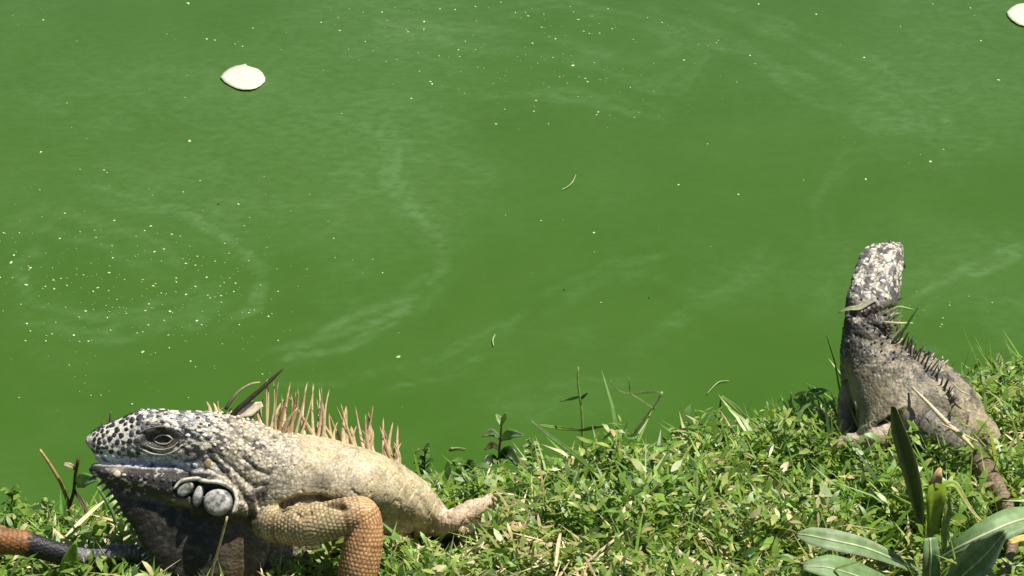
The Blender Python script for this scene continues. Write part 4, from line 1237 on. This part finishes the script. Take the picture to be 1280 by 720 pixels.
lone('grass_shoot', 'long pale thin stalk arching across the middle grass', 'grass shoot', (680, 690), [(602, 602), (630, 616), (655, 634), (678, 662)], [1.1, 1.5, 1.5, 1.0], PALE, [.42, .40, .2], (0, -.7, .7))

for q, (fx_, fy_, tx, ty, w, lab) in enumerate([(345, 745, 352, 694, 2.4, 'short green blade in front of the near iguana chest, leftmost of the foreground trio'), (372, 748, 362, 700, 2.4, 'short green blade in front of the near iguana chest, middle of the foreground trio'),
                                          (376, 748, 402, 702, 2.6, 'short green blade in front of the near iguana chest, rightmost of the foreground trio')]):
    lone('grass_shoot', lab, 'grass shoot', (fx_, 735), [(fx_, fy_), (fx_ * .6 + tx * .4, fy_ * .6 + ty * .4 - 3), (tx, ty)], [w, w, .5], G1, PALE)

# ------------------------------------------------------------------ the broad-leaved plant at lower right
def build_plant():
    g = on_ground(1160, 742); Y = g[1]
    root = empty('broad_leaved_plant', g)
    tag(root, 'broad-leaved plant with long white-ribbed leaves at the lower right', 'plant')
    C0 = np.array([0.14, 0.25, 0.085]); C1 = np.array([0.22, 0.33, 0.135]); RIB = [.55, .58, .36]
    P_ = lambda pl: pts_at(pl, Y)
    stem_obj('stem', np.vstack([[g - [0, 0, .005]], P_([(1162, 715), (1163, 685), (1164, 660), (1167, 630), (1168, 600)])]), [6, 6, 5.5, 5.5, 6, 4], [.16, .20, .06], [.20, .26, .07], M_BROAD, root)
    blade_obj('leaf', P_([(1150, 716, -.01), (1118, 700, -.02), (1080, 685, -.03), (1040, 676, -.035), (1012, 670, -.03), (996, 668, -.025)]), [3, 9, 13, 14, 11, 3], C0, C1, M_BROAD, root, (0, -.45, .9), .18, ([1.6, 1.6, 1.5, 1.2, .8], RIB), 22, edge=[.4, .42, .3])
    blade_obj('leaf', P_([(1150, 748, -.02), (1110, 735, -.04), (1070, 720, -.055), (1035, 710, -.06), (1004, 708, -.06)]), [6, 15, 18, 16, 5], C0 * .95, C1, M_BROAD, root, (0, -.45, .9), .18, ([1.4, 1.4, 1, .6], RIB), 22)
    blade_obj('leaf', P_([(1172, 700, -.01), (1196, 686, -.02), (1232, 668, -.02), (1270, 652, -.01), (1320, 640, .01)]), [4, 11, 17, 19, 10], C0 * .95, C1, M_BROAD, root, (-.15, -.4, .9), .16, ([2.0, 2.0, 1.8, 1.4], RIB), 22)
    blade_obj('leaf', P_([(1176, 752, -.03), (1202, 722, -.045), (1230, 696, -.055), (1258, 664, -.06)]), [8, 20, 22, 4], C0 * .8, C0, M_BROAD, root, (-.5, -.5, .7), .22, ([1.6, 1.6, 1.2, .6], RIB), 22, edge=[.36, .38, .28])
    blade_obj('leaf', P_([(1160, 760, -.02), (1162, 725, -.03), (1163, 695, -.035), (1162, 672, -.03)]), [12, 12, 11, 8], C0, C1 * .9, M_BROAD, root, (.25, -.9, .25), .25, ([1.6, 1.6, 1.2], RIB), 16)
    o = blade_obj('leaf', P_([(1152, 655, .01), (1148, 620, .0), (1140, 580, -.01), (1128, 540, -.015), (1118, 508, -.02)]), [5, 11, 13.5, 12, 4], GD * .8, GD * .9, M_BROAD, root, (-.65, -.7, .05), .45, ([.7, .7, .5], [.12, .16, .06]), 20, edge=[.34, .32, .18])  # green darkened as well: the sunless side's shade is in the colour
    tag(o, 'dark folded upright leaf shaded from the sun')
    o = blade_obj('leaf_sheath', P_([(1168, 668, -.012), (1167, 645, -.014), (1168, 622, -.016), (1170, 600, -.012)]), [6, 10, 13, 11], [.22, .33, .03], [.27, .38, .03], M_BROAD, root, (.3, -.9, .2), .35, None, 14)
    tag(o, 'bright translucent leaf sheath')
    blade_obj('withered_tip', P_([(1168, 603, -.014), (1172, 592, -.014), (1176, 585, -.01)]), [8, 6, 1.5], [.36, .25, .12], [.50, .36, .18], M_DRY, root, (.3, -.9, .3), .4, None, 8)
    blade_obj('curled_leaf', P_([(1180, 606, -.01), (1194, 606, -.01), (1206, 625, -.015), (1216, 640, -.02), (1228, 652, -.025)]), [4, 4, 2.6, 2, 1], G2, [.42, .36, .16], M_DRY, root, (.2, -.8, .6), .3, None, 16)
    blade_obj('curled_leaf', P_([(1180, 690, -.01), (1180, 660, -.012), (1184, 640, -.014), (1186, 622, -.01)]), [3, 5, 5, 1], [.20, .28, .06], [.26, .3, .08], M_BROAD, root, (.3, -.9, .2), .4, None, 12)
    blade_obj('leaf', P_([(1262, 678, -.045), (1280, 672, -.04), (1310, 668, -.03)]), [3, 4, 2], [.55, .45, .12], [.5, .42, .14], M_DRY, root, (0, -.6, .8), .2, None, 10)
build_plant()

# ------------------------------------------------------------------ weeds right of the far iguana
stalk('weed', 'pale broad-leaved weed on the bank right of the far iguana', 'weed', (1252, 500),
      [(1250, 485), (1246, 472), (1243, 458)], [2, 2, 1.8, 1.4], [.16, .12, .05], [.2, .2, .08],
      [([(1246, 474), (1232, 468, -.01), (1216, 472, -.01)], [3, 7, 2], BLUE * 1.6, [.45, .55, .36]), ([(1247, 478), (1230, 482, -.02), (1208, 484, -.02)], [3, 7, 3], [.5, .6, .4], [.55, .62, .45]),
       ([(1247, 478), (1262, 466, .0), (1280, 462, .0)], [3, 6, 2], BLUE * 1.4, BLUE * 1.6), ([(1245, 465), (1238, 455, 0), (1236, 446, 0)], [1.5, 3, 1], [.3, .22, .1], [.36, .26, .12]),
       ([(1248, 486), (1262, 482, -.01), (1278, 490, -.01)], [3, 6, 2], G1, G2)])
stalk('weed', 'thin weed with round buds behind the far iguana flank', 'weed', (1222, 505), [(1221, 488), (1218, 470), (1219, 455)], [1.4, 1.3, 1.2, .9], G1, PALE,
      [([(1219, 462), (1223, 455), (1222, 449)], [1.5, 3, 1], PALE, PALE), ([(1218, 466), (1213, 463), (1211, 459)], [1.5, 3, 1], PALE, PALE), ([(1219, 474), (1224, 470), (1227, 466)], [1.5, 2.5, 1], PALE, PALE)])

def sprig(label, foot, top, n, size, seed, c0, c1):
    r = np.random.default_rng(seed)
    g = foot_point(*foot); Y = g[1]; root = empty('leafy_sprig', g); tag(root, label, 'sprig', 'leafy sprigs along the water edge')
    co = [(foot[0] * (1 - t) + top[0] * t + r.normal(0, 2), foot[1] * (1 - t) + top[1] * t) for t in (.35, .7, 1.0)]
    stem_obj('stem', np.vstack([[g - [0, 0, .005]], pts_at(co, Y)]), [1.6, 1.5, 1.3, .8], GD, c0, M_LEAF, root)
    for q in range(n):
        t = 0.3 + 0.7 * (q + .5) / n; bx = foot[0] * (1 - t) + top[0] * t; by = foot[1] * (1 - t) + top[1] * t
        a = (1 if q % 2 else -1) * r.uniform(.5, 1.2); L_ = size * r.uniform(.7, 1.2)
        ex, ey, dz = bx + L_ * math.sin(a), by - L_ * math.cos(a) * .45, r.uniform(-.02, .012)
        blade_obj('leaf', pts_at([(bx, by), ((bx + ex) / 2, (by + ey) / 2 - 2, dz * .5), (ex, ey + 2, dz)], Y), [1, size * .26, .6], mix(c0, c1, r.random()), c1, M_LEAF, root, (r.normal(0, .3), -.45, .8), .25, None, 8)
for q, (lab, ft, tp, n, sz, c0, c1) in enumerate([
        ('bushy sprig just behind the end of the near iguana crest', (535, 612), (530, 560), 12, 17, GD * 1.4, G1), ('low dark sprig between the crest and the leafy sprout', (578, 612), (584, 578), 11, 18, GD, G1),
        ('small sprig close left of the tall stalk', (668, 596), (664, 552), 9, 14, G1, PALE), ('sprig with pale leaves close right of the curled stem', (846, 575), (850, 535), 10, 14, G1, PALE),
        ('dark sprig left of the far iguana at the water edge', (1012, 540), (1008, 494), 10, 16, GD * 1.3, G1), ('fresh sprig at the left edge of the bank above the tail', (18, 655), (14, 612), 10, 17, G1, G2),
        ('yellow-green sprig between tail and dead stem', (55, 665), (60, 626), 9, 15, G2, PALE), ('sprig on the bank at the right edge behind the far iguana', (1272, 510), (1270, 452), 10, 18, G1, PALE)]):
    sprig(lab, ft, tp, n, sz, 60 + q, np.array(c0), np.array(c1))

# ------------------------------------------------------------------ bits caught on the bodies, dry litter
def stick(name, label, cat, ptsw, r_, c0, c1, mat=M_DRY):
    o = stem_obj(name, ptsw, r_, c0, c1, mat)
    return tag(o, label, cat)
n_ = lambda a, b, k: near_sp.w(np.array([a, -b, k], float))
f_ = lambda a, b, k: far_sp.w(np.array([a, -b, k], float))
stick('twig', 'dark pointed twig sticking up from the neck of the near iguana', 'twig', [n_(286, 523, 12), n_(298, 511, 12), n_(320, 492, 10), n_(340, 474, 8), n_(355, 460, 6)], [2.6, 3.4, 3.2, 2.4, 0.8], [.03, .026, .018], [.05, .042, .022])
stick('twig', 'forked greenish twig lying beside the dark twig on the neck', 'twig', [n_(282, 512, 14), n_(290, 499, 14), n_(300, 488, 12), n_(314, 480, 10), n_(325, 478, 8)], [2.2, 2.2, 1.8, 1.6, 1.0], [.05, .05, .03], [.42, .42, .24])
o = blade_obj('dry_leaf', [n_(296, 520, 8), n_(310, 512, 6), n_(328, 505, 2)], [3, 9, 3], [.58, .50, .36], [.62, .54, .38], M_DRY, None, (.1, -.8, .5), .3)
tag(o, 'pale dry leaf scrap caught between neck and crest of the near iguana', 'leaf')
p0 = [far_surf(a, b)[0] + [0, 0, 3] for a, b in ((1092, 370), (1078, 377), (1070, 381))]
o = blade_obj('dry_leaf', [far_sp.w(p) for p in p0] + [f_(1060, 386, p0[-1][2]), f_(1048, 391, p0[-1][2] - 4)], [3, 4, 3.6, 2.4, 0.6], [.36, .34, .27], [.45, .46, .24], M_DRY, None, (0, -.8, .6), .3)
tag(o, 'grey dry leaf lying across the nape of the far iguana', 'leaf')
p1 = far_surf(1108, 388)[0]
stick('grass_stalk', 'upper green stem sticking out right of the far iguana neck', 'stem', [far_sp.w(p1 + [0, 0, 2]), f_(1122, 384, p1[2] + 2), f_(1132, 385, p1[2]), f_(1142, 387, p1[2] - 2)], [1.5, 1.8, 1.8, 1.0], PALE, PALE, M_LEAF)
p2 = far_surf(1108, 400)[0]
stick('grass_stalk', 'lower pale stem sticking out right of the far iguana neck', 'stem', [far_sp.w(p2 + [0, 0, 2]), f_(1122, 404, p2[2] + 2), f_(1132, 404, p2[2]), f_(1141, 404, p2[2] - 2)], [1.5, 2.0, 1.8, 1.2], [.5, .5, .25], [.55, .55, .3], M_LEAF)
p3 = far_surf(1118, 425)[0]
stick('grass_stalk', 'dark thin stem slanting up right of the far iguana neck', 'stem', [far_sp.w(p3 + [0, 0, 1]), f_(1130, 412, p3[2] + 2), f_(1140, 396, p3[2] + 2), f_(1149, 382, p3[2])], [1.8, 1.8, 1.6, .8], GD, GD * 1.5, M_LEAF)
ps = [far_surf(a, b)[0] for a, b in ((1142, 486), (1160, 504))]
kk = max(ps[0][2], ps[1][2])
stick('straw', 'long dry straw lying over the tail base of the far iguana', 'straw', [f_(1140, 484, ps[0][2] + 4), f_(1160, 504, kk + 30), f_(1180, 525, kk + 62), f_(1205, 548, kk + 80), f_(1218, 562, kk + 80)], [1.6, 2.6, 3.2, 3.2, 1.6], [.62, .54, .36], [.66, .52, .30])
stick('straw', 'short dry straw crossing the long straw on the far iguana tail', 'straw', [f_(1176, 530, kk + 66), f_(1198, 540, kk + 76), f_(1222, 552, kk + 70)], [1.0, 1.8, 1.0], [.56, .44, .26], [.62, .5, .3])
stick('straw', 'thin straw curving across the right flank of the far iguana', 'straw', [f_(1190, 478, 62), f_(1200, 488, 66), f_(1212, 494, 62)], [.8, 1.2, .7], [.55, .48, .34], [.55, .48, .34])

def litter(name, label, cat, a, b, w, c0, c1, lift=0.02, mat=M_DRY):
    ga, gb = on_ground(*a), on_ground(*b)
    m_ = (ga + gb) / 2 + [0, 0, lift + 0.004]
    o = blade_obj(name, [ga + [0, 0, lift], m_, gb + [0, 0, lift]], w, c0, c1, mat, None, (0, -.5, .9), .25)
    return tag(o, label, cat)
litter('dry_leaf', 'pale cream dry leaf scrap lying on the grass at middle', 'leaf', (775, 688), (802, 667), [5, 8, 5], [.56, .44, .30], [.66, .55, .40], .030)
litter('dry_leaf', 'small brown curled dead leaf below the hind foot', 'leaf', (640, 700), (655, 688), [5, 8, 3], [.36, .24, .15], [.46, .32, .2], .026)
litter('dry_leaf', 'rusty dead leaf bit beside the sprout and curled stem', 'leaf', (806, 577), (818, 570), [3, 5, 2], [.30, .13, .05], [.36, .17, .07], .03)
litter('dry_leaf', 'dark brown withered leaf in the middle of the grass', 'leaf', (812, 668), (828, 640), [4, 9, 5], [.10, .05, .025], [.14, .07, .035], .026)
litter('straw', 'bent pale straw lying among grass right of the cream leaf', 'straw', (895, 690), (915, 728), [1.6, 2.4, 1.4], [.58, .48, .26], [.5, .4, .2], .03)
litter('straw', 'upright pale straw at the bottom, left of the cream leaf', 'straw', (694, 748), (700, 705), [1.6, 2.4, 1.4], [.58, .48, .26], [.6, .5, .3], .03)
litter('dry_leaf', 'brown dead leaf under the belly behind the foreleg', 'leaf', (488, 712), (515, 702), [5, 9, 4], [.40, .27, .15], [.48, .34, .2], .024)
litter('straw', 'straw slanting in the right grass below the straw-covered tail', 'straw', (1208, 640), (1232, 668), [1.6, 2.2, 1.2], [.6, .5, .28], [.6, .5, .28], .03)

# ------------------------------------------------------------------ things afloat
def floating_leaf(label, outline_px, seed):
    pts = np.array([on_z(a, b, ZW + 0.0016) for a, b in outline_px]); c = pts.mean(0)
    r = np.random.default_rng(seed); n = len(pts); V = [c + [0, 0, 0.0015]]; rings = 5; F = []
    for i in range(1, rings + 1):
        t = i / rings
        for k in range(n):
            p = c + (pts[k] - c) * t
            V.append(p + [0, 0, 0.0015 * (1 - t) + 0.0006 * math.sin(3 * k / n * 6.28) * t * t + r.normal(0, .0003)])
    for k in range(n): F.append((0, 1 + k, 1 + (k + 1) % n))
    for i in range(rings - 1):
        for k in range(n):
            a, b = 1 + i * n + k, 1 + i * n + (k + 1) % n
            F += [(a, a + n, b + n), (a, b + n, b)]
    V = np.array(V)
    cc = flat_cols(len(V), [.60, .66, .47]) * (0.97 + 0.06 * r.random(len(V)))[:, None]
    o = mesh_obj('floating_leaf', V, np.array(F), M_FLOAT, None, cc)
    md = o.modifiers.new('thickness', 'SOLIDIFY'); md.thickness = 0.001; md.offset = -1
    tag(o, label, 'leaf', 'pale leaves floating on the pond')
def float_mat():
    m = attr_mat('bleached_leaf', .45, .4, .08, .06, 90)
    nt = m.node_tree; b = nt.nodes['Principled BSDF']
    src = b.inputs['Base Color'].links[0].from_socket
    tc = node(nt, 'ShaderNodeTexCoord'); v = node(nt, 'ShaderNodeTexVoronoi'); v.inputs['Scale'].default_value = 120
    nt.links.new(tc.outputs['Object'], v.inputs['Vector'])
    k = ramp(nt, v.outputs['Distance'], [(0.06, (.35, .36, .3)), (0.14, (1, 1, 1))])
    mx = node(nt, 'ShaderNodeMix', data_type='RGBA', blend_type='MULTIPLY'); mx.inputs[0].default_value = .7
    nt.links.new(src, mx.inputs[6]); nt.links.new(k, mx.inputs[7]); nt.links.new(mx.outputs[2], b.inputs['Base Color'])
    return m
M_FLOAT = float_mat()
floating_leaf('bleached oval leaf floating at the upper left of the pond',
              [(275.5, 97), (279, 92), (286, 87), (294, 83), (303, 81.5), (307, 80), (309, 82.5), (316, 85), (323, 88), (328, 92), (331.5, 98), (331, 102), (326, 107), (320, 111), (313, 113), (304, 113), (296, 111), (288, 107), (281, 103)], 1)
floating_leaf('bleached pointed leaf floating at the top right corner of the pond',
              [(1258.5, 16), (1264, 10.5), (1271, 6), (1279, 4), (1288, 4.5), (1298, 8), (1305, 14), (1304, 22), (1298, 28), (1289, 32), (1280, 33), (1273, 31), (1265, 26), (1260, 20)], 2)

def float_twig(label, pl, r_, c):
    o = stem_obj('floating_twig', [on_z(a, b, ZW + 0.002) for a, b in pl], r_, c, None, M_DRY, None, 12)
    tag(o, label, 'twig')
float_twig('tiny curved pale twig floating in the middle of the pond', [(702, 237), (710, 233), (716, 227), (720, 218)], [.5, .85, .85, .5], [.38, .48, .24])
float_twig('small twig floating off the bank above the bent blade', [(884, 492), (892, 483), (900, 477), (911, 476)], [.6, 1.0, 1.0, .8], [.30, .38, .17])
float_twig('thin pale twig floating upright below the pond middle', [(617, 432), (616, 425), (619, 418)], [.6, 1, .6], [.4, .5, .26])
float_twig('dark seed stalk floating beside the near iguana crest', [(563, 561), (572, 560), (582, 561)], [2.6, 1.2, .8], [.22, .24, .10])

def specks():
    r = np.random.default_rng(40)
    L = [(299, 254, 2.5, 0), (237, 176, 4, 1), (303, 58, 2, 1), (54, 25, 2.5, 1), (235, 4, 4, 1), (530, 27, 3, 1), (540, 105, 3, 1), (427, 142, 2.5, 1), (417, 298, 2.5, 1), (478, 341, 2.5, 1), (498, 446, 4.5, 1), (716, 82, 4, 1), (742, 291, 3.5, 1), (848, 231, 3, 1),
         (923, 243, 2.5, 1), (884, 180, 2, 1), (1082, 224, 3, 1), (1163, 202, 4, 1), (1213, 10, 2.5, 1), (1226, 51, 2.5, 1), (1248, 100, 3.5, 1), (1080, 72, 3, 1), (948, 5, 3, 1), (14, 328, 3.5, 1), (33, 356, 4, 1), (178, 440, 4, 1), (92, 419, 3, 1), (298, 255, 3, 1), (51, 190, 2.5, 1),
         (229, 240, 2.5, 1), (250, 226, 2.5, 1), (136, 341, 3, 1), (186, 380, 2.5, 1), (705, 362, 2.2, 0), (811, 372, 2.6, 0), (273, 255, 2.2, 0), (751, 378, 2, 1), (620, 155, 3, 1), (1166, 5, 2, 1), (165, 505, 2.4, 1), (660, 20, 3, 1), (100, 212, 2, 1), (165, 505, 2, 1)]
    pts = [(a, b, c * .5, k) for a, b, c, k in L]
    def cloud(n, cx, cy, sx, sy, s0=.45, s1=1.4):
        for q in range(n):
            pts.append((r.normal(cx, sx), r.normal(cy, sy), s0 + (s1 - s0) * r.random() ** 2.5, 1))
    cloud(260, 130, 350, 110, 55); cloud(90, 260, 380, 50, 40); cloud(110, 640, 40, 150, 30); cloud(70, 700, 95, 110, 30); cloud(25, 430, 30, 150, 20); cloud(14, 1170, 380, 40, 20)
    for q in range(160): pts.append((r.uniform(-150, 1430), r.uniform(-80, 520), .3 + .6 * r.random() ** 3, 1))
    V = []; F = []; C = []
    for a, b, s, kind in pts:
        p = on_z(a, b, ZW + 0.0006)
        if p[1] > 3.2 or shore(p[0]) > p[1] - .03: continue
        rad = s * np.linalg.norm(p - CAM) / FPX; n = 6; b0 = len(V)
        V.append(p + [0, 0, 0.0007 + rad * .35]); el = r.uniform(1.0, 1.7)
        az = r.uniform(0, 3)
        for k in range(n):
            t = 2 * np.pi * k / n; q = rad * r.uniform(.75, 1.2); u_, v_ = q * math.cos(t), q * math.sin(t) * el
            V.append(p + [u_ * math.cos(az) - v_ * math.sin(az), u_ * math.sin(az) + v_ * math.cos(az), 0]); F.append((b0, b0 + 1 + k, b0 + 1 + (k + 1) % n))
        c = [.02, .03, .01] if not kind else mix([.22, .34, .12], [.62, .68, .42], min(1, s / 1.5) * r.uniform(.4, 1))
        C += [c] * (n + 1)
    o = mesh_obj('floating_specks', np.array(V), np.array(F), M_DRY, None, np.array(C), origin=(0, 2, ZW))
    tag(o, 'tiny pale flecks of debris drifting on the green water', 'debris', None, 'stuff')
specks()
